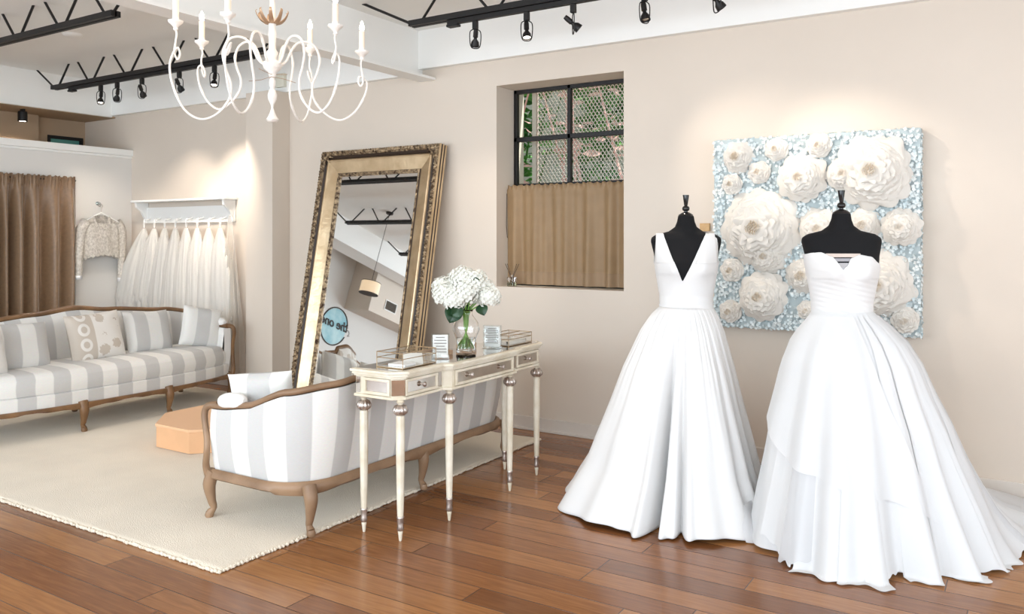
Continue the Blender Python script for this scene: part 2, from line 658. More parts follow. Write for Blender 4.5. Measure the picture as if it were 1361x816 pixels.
# long white beam between the bays: thin web with a projecting flange
g = G()
g.box(-4.39, -4.36, -3.1, YW - 0.001, 2.85, CEIL)
g.box(-4.39, -4.22, -3.1, YW - 0.001, 2.828, 2.85)
struct(g.make('trim_2', M['white'], smooth=False))
# dropped fascia at the left end of the bay, over the partition
g = G()
g.box(-9.05, -8.8, 3.2, YW - 0.001, 2.88, CEIL)
g.box(-9.25, -8.8, -3.1, 3.2, 2.88, CEIL)
struct(g.make('trim_3', M['white'], smooth=False))
g = G()
g.box(-8.815, -8.775, -3.1, YW - 0.06, 2.865, 2.885)
struct(g.make('trim_4', M['white'], smooth=False))

# partition with the fitting-room doorway, full height left of it
g = G()
PX = -8.5
g.box(PX - 0.12, PX, 4.86, YW, 0, 2.41)
g.box(PX - 0.12, PX, 3.2, 4.86, 2.13, 2.41)
struct(g.make('wall_left', M['partition'], smooth=False))
g = G()
g.box(PX - 0.14, PX + 0.035, 3.2, YW, 2.41, 2.48)
g.box(PX - 0.12, PX + 0.015, 3.2, YW, 2.385, 2.41)
struct(g.make('trim_5', M['white'], smooth=False, bevel=0.006))
g = G()
g.box(-10.0, -9.9, -3.1, 3.2, 0, 3.3)
g.box(-9.9, -8.5, 3.1, 3.2, 0, 2.86)
struct(g.make('wall_left_front', M['partition'], smooth=False))
g = G()
g.box(-9.9, -9.35, -3.1, 0.1, 2.25, CEIL)
struct(g.make('trim_6', M['wall'], smooth=False))
# back room seen over the partition
g = G()
g.box(-9.47, -9.42, 3.2, 5.5, 0, 2.30)
g.box(-9.47, -9.42, 3.2, 5.06, 2.30, 2.861)
g.box(-9.47, -9.42, 5.06, 5.5, 2.67, 2.861)
g.box(-9.47, -9.42, 5.47, 5.5, 2.30, 2.67)
g.box(-9.42, -9.30, 3.2, 4.90, 0, 2.861)
struct(g.make('wall_far', M['tan'], smooth=False))
g = G()
g.box(-12.2, -8.81, 3.2, YW, 2.861, 2.88)
struct(g.make('ceiling_rear', M['tan'], smooth=False))

# baseboards
g = G()
g.box(-5.975, 2.9, YW - 0.018, YW, 0, 0.105)
g.box(-5.975, 2.9, YW - 0.032, YW, 0, 0.02)
g.box(-8.5, -6.342, YW - 0.018, YW, 0, 0.105)
struct(g.make('baseboard_back', M['base'], smooth=False, bevel=0.004))

# ------------------------------------------------------------------ window in the main wall
win = thing('steel_window', 'black steel grid window with four panes in a deep plaster recess', 'window', (0, 0, 0))
win['kind'] = 'structure'
win.name = 'window_1'
g = G()
YG = 5.78
for (x0, x1, z0, z1) in ((WX0, WX1, 2.69, 2.72), (WX0, WX1, 2.292, 2.33), (WX0, WX1, 1.90, 1.945), (WX0, WX1, 1.11, 1.14),
                         (WX0, WX0 + 0.03, 1.11, 2.72), (WX1 - 0.03, WX1, 1.11, 2.72), (-3.105, -3.075, 1.11, 2.72)):
    g.box(x0, x1, YG - 0.02, YG + 0.02, z0, z1)
g.make('window_frame', M['black'], win, smooth=False, bevel=0.003)
for (x0, x1) in ((WX0 + 0.03, -3.105), (-3.075, WX1 - 0.03)):
    for (z0, z1) in ((1.945, 2.292), (2.33, 2.69), (1.14, 1.90)):
        G().add([(x0, YG, z0), (x1, YG, z0), (x1, YG, z1), (x0, YG, z1)], [(0, 1, 2, 3)]).make('pane', M['pane'], win, smooth=False)
# expanded metal security screen outside
g = G()
pw, ph = 0.034, 0.050
z = 1.86
r_ = 0
while z < 2.85:
    x = -3.52 if r_ % 2 == 0 else -3.52 + pw / 2
    while x < -2.0:
        # each diamond cell: two slanted strands upward
        for sx in (-1, 1):
            a = Vector((x, 6.0, z))
            b = Vector((x + sx * pw / 2, 6.0, z + ph / 2))
            dd = Vector((0.0028, 0, 0))
            g.add([a - dd, a + dd, b + dd, b - dd, a - dd + Vector((0, .006, 0)), a + dd + Vector((0, .006, 0)), b + dd + Vector((0, .006, 0)), b - dd + Vector((0, .006, 0))],
                  [(0, 1, 2, 3), (7, 6, 5, 4), (0, 3, 7, 4), (1, 5, 6, 2)])
        x += pw
    z += ph / 2
    r_ += 1
g.box(-3.56, -3.52, 5.98, 6.02, 0, 2.9)
g.box(-2.0, -1.96, 5.98, 6.02, 0, 2.9)
g.box(-3.56, -1.96, 5.98, 6.02, 2.86, 2.9)
tag(g.make('security_screen', M['screen'], smooth=False), 'expanded metal security screen outside the steel window', 'screen')
# shrubs outside
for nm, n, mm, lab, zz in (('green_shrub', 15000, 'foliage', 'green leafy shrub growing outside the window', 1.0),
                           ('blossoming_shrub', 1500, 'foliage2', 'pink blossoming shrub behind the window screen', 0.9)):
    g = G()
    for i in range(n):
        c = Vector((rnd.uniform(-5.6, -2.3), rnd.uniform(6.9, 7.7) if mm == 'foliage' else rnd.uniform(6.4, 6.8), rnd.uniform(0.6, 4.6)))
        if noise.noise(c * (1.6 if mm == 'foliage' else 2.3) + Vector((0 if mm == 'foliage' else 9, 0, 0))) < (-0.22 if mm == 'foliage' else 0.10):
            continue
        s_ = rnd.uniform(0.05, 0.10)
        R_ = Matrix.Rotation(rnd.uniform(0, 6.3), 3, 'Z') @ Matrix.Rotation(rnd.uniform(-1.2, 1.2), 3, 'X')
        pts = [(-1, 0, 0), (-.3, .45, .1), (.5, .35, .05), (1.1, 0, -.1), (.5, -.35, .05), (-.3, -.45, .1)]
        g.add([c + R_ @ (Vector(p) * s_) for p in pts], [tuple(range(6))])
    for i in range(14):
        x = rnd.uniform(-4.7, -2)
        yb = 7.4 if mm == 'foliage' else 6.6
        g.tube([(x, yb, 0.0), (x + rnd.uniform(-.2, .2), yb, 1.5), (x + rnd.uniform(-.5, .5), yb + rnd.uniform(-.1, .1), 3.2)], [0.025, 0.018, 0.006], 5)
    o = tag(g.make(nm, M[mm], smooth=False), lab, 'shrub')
g = G()
g.box(-12, 0.5, 8.8, 8.9, 0, 6)
struct(g.make('wall_exterior', M['stone'], smooth=False))
g = G()
g.box(-9, 3, 5.95, 9, -0.12, -0.0)
struct(g.make('floor_exterior', M['stone'], smooth=False))

# café curtain in the recess
cc = thing('cafe_curtain', 'tan gathered cafe curtain covering the lower half of the window', 'curtain', (0, 0, 0))


def cafe(u, v):
    x = WX0 + 0.012 + u * (WX1 - WX0 - 0.024)
    z = 1.125 + v * 0.80
    a = 0.017 * (1 - 0.7 * v) + .004
    y = 5.642 + a * (math.sin(x * 33 + 2 * math.sin(x * 5)) + 0.45 * math.sin(x * 67 + 1.3) + 0.9 * noise.noise(Vector((x * 7, z * 1.2, 0))))
    if v > 0.955:
        y += 0.010 * math.sin(x * 150)
        z += 0.006 * math.sin(x * 110)
    if 0.90 < v < 0.955:
        y -= 0.006
    return Vector((x, y, z))


G().grid(cafe, 150, 44).make('fabric', M['cafe'], cc, solid=0.002, angle=80)
g = G()
g.grid(lambda u, v: cafe(u, v * 0.13) + Vector((0, -0.002, 0)), 150, 6)
g.make('hem_band', mat('tan_silk_hem', (0.36, 0.24, 0.14), 0.6, translucent=0.15), cc, angle=80)
G().tube([(WX0 + 0.002, 5.664, 1.865), (WX1 - 0.002, 5.664, 1.865)], 0.007, 8).make('curtain_rod', M['black'], cc)
G().tube([(WX0 + 0.016, 5.63, 1.86), (WX0 + 0.013, 5.628, 1.6), (WX0 + 0.02, 5.63, 1.50)], 0.003, 5).make('pull_cord', M['reed'], cc)

rd = thing('reed_diffuser', 'small square glass diffuser with dark reeds on the window sill', 'diffuser', (-3.50, 5.56, WZ0))
G().box(-.03, .03, -.03, .03, 0, 0.075).make('bottle', M['clear'], rd, smooth=False, bevel=0.006)
G().box(-.024, .024, -.024, .024, 0.005, 0.035).make('oil', mat('pale_oil', (0.6, 0.6, 0.4), 0.1, trans=0.8), rd, smooth=False)
G().lathe([(.012, .075), (.012, .092), (.009, .092)], 12).make('bottle_neck', M['clear'], rd)
for a in (-0.42, -0.3, 0.25, 0.38):
    G().tube([(-a * 0.06, 0, 0.01), (a * 0.16, 0.01, 0.18)], 0.0022, 5).make('reed', M['reed'], rd)

# ------------------------------------------------------------------ trusses
WEB = {True: [-8.39, -7.78, -7.17, -6.56, -5.95, -5.36], False: [-3.70, -3.04, -2.40, -1.76, -1.12, -0.48, 0.16, 0.80, 1.44]}


def truss(Y, left, label):
    v = WEB[left]
    t = thing('roof_truss', label, 'roof truss', (0, Y, 0), group=None)
    x0, x1 = v[0] - 0.05, v[-1] + 0.08
    g = G()
    g.box(x0, x1, -0.035, -0.006, 3.015, 3.055)
    g.box(x0, x1, 0.006, 0.035, 3.015, 3.055)
    g.box(x0 + 0.1, x1 - 0.1, -0.006, 0.006, 3.02, 3.035)
    g.make('chord', M['black'], t, smooth=False)
    for i, x in enumerate(v):
        a = -0.235 if i else (-0.385 if left else -0.53)
        b = 0.235
        top = 3.262
        if i == len(v) - 1 and left:
            b = 0.33
        G().tube([(x - 0.03, 0, 3.03), (x + a, 0, top)], 0.010, 6).make('web_rod', M['black'], t)
        G().tube([(x + 0.03, 0, 3.03), (x + b, 0, top)], 0.010, 6).make('web_rod', M['black'], t)
    return t


t2 = truss(4.6, True, 'black open web roof truss with five track lamps, nearest the tulle rack')
truss(3.3, True, 'black open web roof truss cut by the top left corner of the picture')
for y in (2.0, 0.7, -0.6):
    truss(y, True, 'black open web roof truss seen in the leaning mirror').__setitem__('group', 'trusses seen in the mirror')
t3 = truss(4.6, False, 'black open web roof truss running along the wall above the steel window')

# ------------------------------------------------------------------ track lights
for nm, x0, x1, lab in (('light_track', -8.15, -5.42, 'black light track under the truss by the tulle rack'), ('light_track', -3.42, 1.2, 'black light track under the truss above the steel window')):
    g = G()
    g.box(x0, x1, 4.583, 4.617, 2.982, 3.0148)
    g.box(x0, x0 + 0.09, 4.575, 4.625, 2.965, 2.9815)
    tag(g.make(nm, M['black'], smooth=False, bevel=0.002), lab, 'light track')


def spot_fixture(x, aim, lab, power, on=True, size=62):
    t = thing('track_lamp', lab, 'track light', (x, 4.6, 2.981), 0, 'track lamps')
    G().box(-.016, .016, -.016, .016, -.055, 0).make('adapter', M['black'], t, smooth=False, bevel=0.002)
    az = math.atan2(aim.y - 4.6, aim.x - x)
    # yoke: thin metal loop, in the plane perpendicular to the aim
    px, py = -math.sin(az), math.cos(az)
    w_ = 0.036
    loop = [(-px * 0.004, -py * 0.004, -0.055), (-px * w_, -py * w_, -0.075), (-px * w_, -py * w_, -0.15), (-px * w_ * .6, -py * w_ * .6, -0.185),
            (px * w_ * .6, py * w_ * .6, -0.185), (px * w_, py * w_, -0.15), (px * w_, py * w_, -0.075), (px * 0.004, py * 0.004, -0.055)]
    G().tube(spline(loop, 4), 0.0035, 6).make('yoke', M['black'], t)
    c = Vector((x, 4.6, 2.981 - 0.125))
    d = (aim - c).normalized()
    rot = d.to_track_quat('Z', 'Y').to_matrix().to_4x4()
    mt = Matrix.Translation((0, 0, -0.125)) @ rot
    h = G()
    h.lathe([(.0, -.07), (.014, -.07), (.017, -.05), (.017, -.015), (.011, -.01), (.012, .0), (.026, .02), (.03, .045), (.03, .05), (.026, .05), (.022, .03), (0, .028)], 20, mtx=mt)
    hd = h.make('lamp_head', M['black'], t)
    G().lathe([(0, .047), (.015, .046), (.0255, .040)], 20, mtx=mt).make('lens', M['lens'] if on else M['lensoff'], hd)
    l = bpy.data.lights.new('spot_light', 'SPOT')
    l.energy = power
    l.color = (1.0, 0.87, 0.74)
    l.spot_size = size * D2R
    l.spot_blend = 0.9
    l.shadow_soft_size = 0.03
    o = bpy.data.objects.new('spot_light', l)
    COL.objects.link(o)
    o.parent = t
    o.location = Vector((0, 0, -0.125)) + d * 0.06
    o.rotation_euler = d.to_track_quat('-Z', 'Y').to_euler()
    return t


LP = [(-7.61, Vector((-7.3, 4.2, 0.5)), 'leftmost lit lamp on the track by the tulle rack', 70, True),
      (-7.34, Vector((-8.3, 5.0, 1.5)), 'second lamp from the left on the track by the tulle rack', 45, True),
      (-6.95, Vector((-7.5, 5.5, 1.6)), 'third lamp from the left on the track by the tulle rack', 55, True),
      (-6.40, Vector((-6.7, 5.5, 1.7)), 'fourth on the left track, behind the chandelier arms', 110, True),
      (-5.92, Vector((-5.5, 4.0, 0.6)), 'rightmost lamp on the left track, aimed over the rug', 60, True),
      (-3.19, Vector((-3.9, 5.4, 1.2)), 'leftmost lamp of the track above the window', 30, False),
      (-2.78, Vector((-2.45, 4.2, 0.9)), 'brightly lit lamp above the window, second on its track', 40, True),
      (-2.435, Vector((-1.2, 5.5, 1.6)), 'tilted lamp above the window corner, third on its track', 40, True),
      (-1.95, Vector((-1.6, 4.4, 1.0)), 'fourth on the right track, left of the flower panel', 35, False),
      (-1.505, Vector((-0.8, 5.5, 1.6)), 'lamp cut by the top edge, above the flower panel', 40, False)]
for x, aim, lab, pw_, on in LP:
    spot_fixture(x, aim, 'black track lamp, ' + lab, pw_, on)

bs = thing('ceiling_spotlight', 'small black cylinder spotlight hanging behind the white partition', 'spotlight', (-9.0, 4.576, 2.861))
G().box(-.03, .03, -.012, .012, -.02, 0).make('mount', M['black'], bs, smooth=False)
G().lathe([(0, -.025), (.042, -.025), (.045, -.04), (.045, -.13), (.038, -.13), (.03, -.11), (0, -.11)], 20, (0, 0, 0), flute=0.03, nfl=10).make('lamp_head', M['black'], bs)
G().lathe([(0, -.122), (.036, -.126)], 20).make('lens', M['lens'], bs)
l = bpy.data.lights.new('back_room_light', 'SPOT')
l.energy = 25
l.color = (1, .78, .55)
l.spot_size = 150 * D2R
l.spot_blend = 1
o = bpy.data.objects.new('back_room_light', l)
COL.objects.link(o)
o.parent = bs
o.location = (0, 0, -0.14)
# back-room window (its top shows over the partition)
bw = thing('back_room_window', 'dark framed window with teal glass peeking over the white partition', 'window')
bw['kind'] = 'structure'
bw.name = 'window_4'
g = G()
g.box(-9.46, -9.405, 5.06, 5.47, 2.635, 2.67)
g.box(-9.46, -9.405, 5.06, 5.09, 2.30, 2.635)
g.box(-9.46, -9.405, 5.44, 5.47, 2.30, 2.635)
g.box(-9.46, -9.405, 5.09, 5.44, 2.30, 2.33)
g.make('window_frame', M['black'], bw, smooth=False)
G().box(-9.45, -9.44, 5.09, 5.44, 2.33, 2.635).make('pane', mat('teal_glass', (0.10, 0.32, 0.28), 0.1), bw, smooth=False)
# junction box on the left header, ceiling disc
jb = G()
jb.box(-6.07, -5.95, 5.40, 5.4395, 2.93, 3.06)
tag(jb.make('junction_box', M['plastic'], smooth=False, bevel=0.006), 'cream electrical box on the white header beside the last left lamp', 'electrical box')
tag(G().lathe([(0, -.022), (.06, -.02), (.08, -.008), (.085, 0)], 28).make('smoke_alarm', M['white']), 'flat white round smoke alarm on the ceiling between the trusses', 'smoke alarm').location = (-6.95, 3.95, CEIL)
pl = G()
pl.box(-1.915, -1.845, 5.478, 5.499, 1.545, 1.60)
tag(pl.make('wall_plaque', M['honey'], smooth=False, bevel=0.003), 'small honey coloured wooden block on the wall behind the V-neck gown', 'wall block')

# ------------------------------------------------------------------ rug
t = thing('area_rug', 'large cream shag rug under the two striped sofas', 'rug')
RX0, RX1, RY0, RY1 = -8.2, -3.05, 2.39, 5.24
g = G()


def rugf(u, v):
    x = lerp(RX0, RX1, u)
    y = lerp(RY0, RY1, v)
    e = min(u * 5, (1 - u) * 5, v * 2.85, (1 - v) * 2.85)
    z = 0.018 + 0.004 * noise.noise(Vector((x * 4, y * 4, 0))) if e > 0.012 else 0.003
    j = 0.006 * noise.noise(Vector((x * 30, y * 30, 3)))
    return Vector((x + (j if u in (0.0, 1.0) else 0), y + (j if v in (0.0, 1.0) else 0), z))


g.grid(rugf, 250, 150)
g.make('pile', M['rug'], t)
for edge, n in (('front', 520), ('side', 330)):
    g = G()
    for i in range(n):
        if edge == 'front':
            x = lerp(RX0, RX1, (i + rnd.random()) / n)
            c = Vector((x, RY0 + rnd.uniform(-.004, .006), 0.009))
        else:
            y = lerp(RY0, RY1, (i + rnd.random()) / n)
            c = Vector((RX1 + rnd.uniform(-.006, .005), y, 0.009))
        s_ = rnd.uniform(0.006, 0.011)
        g.lathe([(0, -s_), (s_ * .8, -s_ * .5), (s_, 0), (s_ * .8, s_ * .5), (0, s_)], 6, c)
    g.make('fringe', M['rug'], t)['kind'] = 'stuff'

# ------------------------------------------------------------------ sofas


def cushion_mesh(w_, d_, h_, uvoff=0.0, nu=26, nv=16, puff=0.02, uvaxis=0):
    """boxy seat cushion centred on x, y in [-d,0], z in [0,h]; uv.x = local x"""
    g = G()
    R = 0.035

    def top(u, v):
        x = (u - 0.5) * w_
        y = -d_ * (1 - v)
        ex = min(u * w_, (1 - u) * w_)
        ey = min(v * d_, (1 - v) * d_)
        e = min(ex, ey)
        z = h_ + puff * min(1, e / (0.25 * d_)) ** 0.5
        if e < R:
            z = h_ - R + math.sqrt(max(0, R * R - (R - e) ** 2))
        return Vector((x, y, z))
    n1, n2 = 48, 20
    ww = lambda k, n, L_: (0.5 - 0.5 * math.cos(PI * k)) * 0.55 + k * 0.45
    g.grid(lambda u, v: top(ww(u, n1, 1), ww(v, n2, 1)), n1, n2, uvf=lambda u, v, p: (p.x + uvoff, p.y))
    # sides
    ring = []
    for i in range(n1 + 1):
        ring.append(((ww(i / n1, 0, 0) - .5) * w_, -d_))
    for i in range(1, n2 + 1):
        ring.append((w_ / 2, -d_ + ww(i / n2, 0, 0) * d_))
    for i in range(1, n1 + 1):
        ring.append(((.5 - ww(i / n1, 0, 0)) * w_, 0))
    for i in range(1, n2):
        ring.append((-w_ / 2, -ww(i / n2, 0, 0) * d_))
    k = len(ring)
    vv, ff, uu = [], [], []
    for j in range(5):
        z = h_ - R - (h_ - R) * j / 4
        b = 0.012 * math.sin(PI * (j / 4))
        for (x, y) in ring:
            vv.append((x * (1 + b), y - (b if y < -d_ + .01 else 0), z))
            uu.append((x + uvoff if abs(x) < w_ / 2 - 1e-4 or True else x, y))
    for j in range(4):
        for i in range(k):
            ff.append((j * k + i, (j + 1) * k + i, (j + 1) * k + (i + 1) % k, j * k + (i + 1) % k))
    g.add(vv, ff, uu)
    return g


def pillow(name, label, w_, h_, th, m, loc, rot, uvoff=0.0, group=None, cat='pillow'):
    g = G()

    def f(sgn):
        def q(u, v):
            a, b = 2 * u - 1, 2 * v - 1
            k = (1 - a ** 4) * (1 - b ** 4)
            pin = 0.86 + 0.14 * (1 - (1 - abs(a)) * 0) * (abs(a) ** 3 * abs(b) ** 3)
            x = a * w_ / 2 * (1 - 0.06 * (1 - b * b) * 0 - 0.05 * (1 - abs(b) ** 2) * abs(a) ** 3)
            z = b * h_ / 2 * (1 - 0.05 * (1 - abs(a) ** 2) * abs(b) ** 3)
            y = sgn * th / 2 * (max(0, k) ** 0.5) * (1 + 0.12 * noise.noise(Vector((a * 1.7, b * 1.7, uvoff + sgn))))
            return Vector((x, y, z))
        return q
    uvf = lambda u, v, p: (p.x + uvoff, p.z)
    g.grid(f(-1), 24, 24, uvf=uvf)
    g2 = G().grid(f(1), 24, 24, uvf=uvf)
    g.add(g2.v, [tuple(reversed(x)) for x in g2.f], [g2.uv[i] for i in range(len(g2.v))])
    o = g.make(name, m, None, angle=70)
    o.location = loc
    o.rotation_euler = rot
    return tag(o, label, cat, group)


def sofa(name, label, L_, loc, rotz, dep_arm, dep_seat, ztop, zarm, n_front, frame_mat, zr=0.20, lean=0.07, Rc=0.30, rear_legs=3, seat_h=0.47, uvoff=0.0, fab=None, cat='sofa'):
    fab = fab or M['stripe']
    t = thing(name, label, cat, loc, rotz)
    h = L_ / 2
    # plan path from left arm front, around the back, to right arm front
    def planpt(s):
        # s in [0,1]
        A = dep_arm - Rc
        arc = Rc * PI / 2
        tot = 2 * A + 2 * arc + (L_ - 2 * Rc)
        q = s * tot
        if q < A:
            return (-h, -dep_arm + q, -1, 0, q)
        q2 = q - A
        if q2 < arc:
            a = q2 / Rc
            return (-h + Rc - Rc * math.cos(a), -Rc + Rc * math.sin(a), -math.cos(a), math.sin(a), q)
        q3 = q2 - arc
        if q3 < L_ - 2 * Rc:
            x = -h + Rc + q3
            return (x, 0, 0, 1, q)
        q4 = q3 - (L_ - 2 * Rc)
        if q4 < arc:
            a = q4 / Rc
            return (h - Rc + Rc * math.sin(a), -Rc + Rc * math.cos(a), math.sin(a), math.cos(a), q)
        q5 = q4 - arc
        return (h, -Rc - q5, 1, 0, q)
    A = dep_arm - Rc
    tot = 2 * A + PI * Rc + (L_ - 2 * Rc)
    sa = A / tot

    def zt(s):
        m_ = min(s, 1 - s)
        d = m_ * tot
        # scrolled arm start, rise round the corner, serpentine crest to the centre
        half = tot / 2
        ks = [(0, zarm), (0.10, zarm + 0.005), (0.30, zarm + 0.035), (0.52, lerp(zarm, ztop, 0.55)), (0.75, lerp(zarm, ztop, 0.68)), (half * 0.80, lerp(zarm, ztop, 0.86)), (half, ztop)]
        return stab(ks, d) if d > 0.52 else tab(ks, d)
    zb = zr + 0.045
    NU = 110

    def surf(off, bulge):
        def f(u, v):
            x, y, nx, ny, q = planpt(u)
            z = lerp(zb, zt(u) - 0.012, v)
            ln = lean * (v ** 1.2) * (0.35 + 0.65 * abs(ny)) - 0.03
            o_ = off + ln + bulge * math.sin(PI * v) ** 0.8
            return Vector((x + nx * o_, y + ny * o_, z))
        return f
    uvf = lambda u, v, p: (planpt(u)[4] - tot / 2 + uvoff, p[2])
    G().grid(surf(0, 0.02), NU, 14, uvf=uvf).make('back_upholstery', fab, t, angle=70)

    def inner(u, v):
        x, y, nx, ny, q = planpt(u)
        z = lerp(zb + 0.08, zt(u) - 0.012, v)
        ln = lean * (v ** 1.2) * (0.35 + 0.65 * abs(ny)) - 0.03
        o_ = -0.05 + ln - 0.055 * math.sin(PI * min(1, v * 0.98 + .02)) ** 0.5 * (0.4 + 0.6 * abs(ny))
        return Vector((x + nx * o_, y + ny * o_, z))
    g = G().grid(inner, NU, 12, uvf=uvf)
    g.f = [tuple(reversed(f)) for f in g.f]
    g.make('inside_upholstery', fab, t, angle=70)
    # front edge panels closing the arms
    for sgn, u in ((-1, 0.0), (1, 1.0)):
        g = G()
        vv, ff = [], []
        for j in range(13):
            v = j / 12
            a = surf(0, 0.02)(u, v)
            x, y, nx, ny, q = planpt(u)
            b = Vector((a.x - nx * 0.075, a.y, a.z))
            vv += [a, b]
        for j in range(12):
            ff.append((2 * j, 2 * j + 1, 2 * j + 3, 2 * j + 2))
        g.add(vv, ff, [(0.0, 0)] * len(vv)).make('arm_front', M['linen'], t)
    # carved crest rail following the top
    pts, rs = [], []
    for i in range(NU + 1):
        u = i / NU
        x, y, nx, ny, q = planpt(u)
        ln = lean * (0.35 + 0.65 * abs(ny)) - 0.03
        o_ = -0.022 + ln
        pts.append(Vector((x + nx * o_, y + ny * o_, zt(u) + 0.004)))
        c = abs(u - 0.5) * tot
        rs.append(0.025 + 0.006 * max(0, 1 - c / 0.25))
    g = G()
    g.tube(pts, rs, 10, squash=(0.72, 1.15))
    rail = g.make('crest_rail', frame_mat, t, angle=60)
    # arm posts: S curve down to the front corners
    for sgn in (-1, 1):
        p = spline([(sgn * (h + lean * .35 - 0.05), -dep_arm + 0.03, zarm + 0.01), (sgn * (h + 0.02 - 0.03), -dep_arm - 0.035, zarm + 0.0), (sgn * (h + 0.0), -dep_arm - 0.05, zarm - 0.05),
                    (sgn * (h + 0.012), -dep_arm - 0.015, zarm - 0.16), (sgn * (h + 0.02), -dep_arm - 0.005, lerp(zarm, zr, .6)), (sgn * (h + 0.005), -dep_arm - 0.03, zr + 0.07), (sgn * (h - 0.01), -dep_arm - 0.02, zr)], 6)
        k = len(p)
        G().tube(p, [0.022 - 0.006 * math.sin(PI * i / k) for i in range(k)], 10).make('arm_post', frame_mat, t)
        # padded arm rest
        pa = [(sgn * (h + lean * .35 - 0.05), -dep_arm + 0.05, zarm + 0.032), (sgn * (h + lean * .35 - 0.05), -dep_arm + 0.14, zarm + 0.045), (sgn * (h + lean * .35 - 0.05), -dep_arm + 0.24, zarm + 0.052)]
        G().tube(spline(pa, 6), [0.02, 0.03, 0.036, 0.04, 0.042, 0.042, 0.042, 0.042, 0.042, 0.04, 0.036, 0.028, 0.015], 12).make('arm_pad', M['linen'], t)
    # seat base and shaped front apron
    def frontline(x):
        a = x / h
        return -(dep_arm + (dep_seat - dep_arm) * (1 - abs(a) ** 3.0))
    g = G()
    NX = 60
    vv, ff, uu = [], [], []
    for j, (z, ins) in enumerate(((zr + 0.02, 0.0), (zr + 0.125, 0.0), (zr + 0.135, 0.02))):
        for i in range(NX + 1):
            x = lerp(-h + 0.03, h - 0.03, i / NX)
            vv.append((x, frontline(x) + ins + 0.01, z))
            uu.append((x + uvoff, z))
    for i in range(NX + 1):
        x = lerp(-h + 0.03, h - 0.03, i / NX)
        vv.append((x, -0.08 - max(0, abs(x) - (h - Rc)) * 1.0, zr + 0.135))
        uu.append((x + uvoff, 0))
    for j in range(3):
        for i in range(NX):
            a = j * (NX + 1) + i
            ff.append((a, a + 1, a + NX + 2, a + NX + 1))
    g.add(vv, ff, uu)
    g.make('seat_base', fab, t, angle=50)
    def tuck(x, y, mg):
        cx_, cy_ = h - Rc, -Rc
        ax_ = abs(x)
        if ax_ > cx_ and y > cy_:
            dx_, dy_ = ax_ - cx_, y - cy_
            m_ = max(dx_, dy_)
            rr_ = math.hypot(dx_, dy_)
            if rr_ > 1e-6:
                k_ = (Rc - mg) / Rc if m_ <= 0 else 1
                lim = Rc - mg
                q_ = min(1.0, lim / rr_)
                ax_, y = cx_ + dx_ * q_, cy_ + dy_ * q_
        return (math.copysign(ax_, x), y)
    c = cushion_mesh(L_ - 0.15, dep_seat - 0.10, seat_h - zr - 0.135, uvoff=uvoff)
    # curve the front of the cushion along the seat line
    c.v = [(x, y + (frontline(x) + dep_seat) * max(0, (-y) / (dep_seat - .1)) - 0.075, z + zr + 0.135) for x, y, z in c.v]
    c.v = [(*tuck(x, y, 0.06), z) for x, y, z in c.v]
    c.make('seat_cushion', fab, t, angle=60)
    # seat rails
    g = G()
    NF = 96
    legsx = [lerp(-h + 0.02, h - 0.02, i / (n_front - 1)) for i in range(n_front)]

    def railz(x, lx):
        dmin = min(abs(x - q) for q in lx)
        sp_ = (lx[1] - lx[0]) / 2
        k = min(1, dmin / sp_)
        return 0.034 - 0.022 * math.sin(PI / 2 * k) + 0.007 * math.cos(k * PI * 3) * k
    vv, ff = [], []
    for i in range(NF + 1):
        x = lerp(-h + 0.0, h - 0.0, i / NF)
        y = frontline(x)
        hh = railz(x, legsx)
        vv += [(x, y - 0.012, zr + 0.035), (x, y - 0.018, zr + 0.012), (x, y - 0.010, zr + 0.02 - hh), (x, y + 0.02, zr + 0.02 - hh), (x, y + 0.02, zr + 0.035)]
    for i in range(NF):
        for j in range(5):
            a = i * 5 + j
            b = i * 5 + (j + 1) % 5
            ff.append((a, b, b + 5, a + 5))
    g.add(vv, ff).make('front_rail', frame_mat, t, angle=50)
    # back/side rail follows plan
    rl = [lerp(-h + 0.10, h - 0.10, i / (rear_legs - 1)) for i in range(rear_legs)]
    vv, ff = [], []
    NB = 110
    for i in range(NB + 1):
        x, y, nx, ny, q = planpt(i / NB)
        hh = railz(x, rl) if abs(ny) > 0.3 else 0.016
        for (o_, z) in ((-0.012, zb + 0.012), (0.006, zb + 0.0), (0.010, zr + 0.015), (-0.005, zr + 0.02 - hh), (-0.035, zr + 0.02 - hh), (-0.035, zb)):
            vv.append((x + nx * o_, y + ny * o_, z))
    for i in range(NB):
        for j in range(6):
            a = i * 6 + j
            b = i * 6 + (j + 1) % 6
            ff.append((a, b, b + 6, a + 6))
    G().add(vv, ff).make('seat_rail', frame_mat, t, angle=50)
    # cabriole legs
    def leg(x, y, dx, dy):
        p = spline([(x, y, zr + 0.045), (x + dx * 0.022, y + dy * 0.022, zr - 0.025), (x + dx * 0.012, y + dy * 0.012, zr * 0.45), (x + dx * 0.002, y + dy * 0.002, 0.05), (x + dx * 0.018, y + dy * 0.018, 0.024)], 5)
        k = len(p)
        rr = [tab([(0, .036), (.25, .034), (.5, .022), (.8, .016), (1, .022)], i / (k - 1)) for i in range(k)]
        return G().tube(p, rr, 10).lathe([(0, -.0), (.02, 0.0), (.024, .012), (.018, .03), (0, .032)], 12, (x + dx * 0.022, y + dy * 0.022, 0.0))
    for x in legsx:
        leg(x, frontline(x) + 0.012, 0.6 * (1 if x > h * .9 else -1 if x < -h * .9 else 0), -1).make('leg', frame_mat, t)
    for x in rl:
        leg(x, -0.035, 0.3 * (1 if x > 0.5 else -1 if x < -0.5 else 0), 1).make('leg', frame_mat, t)
    return t


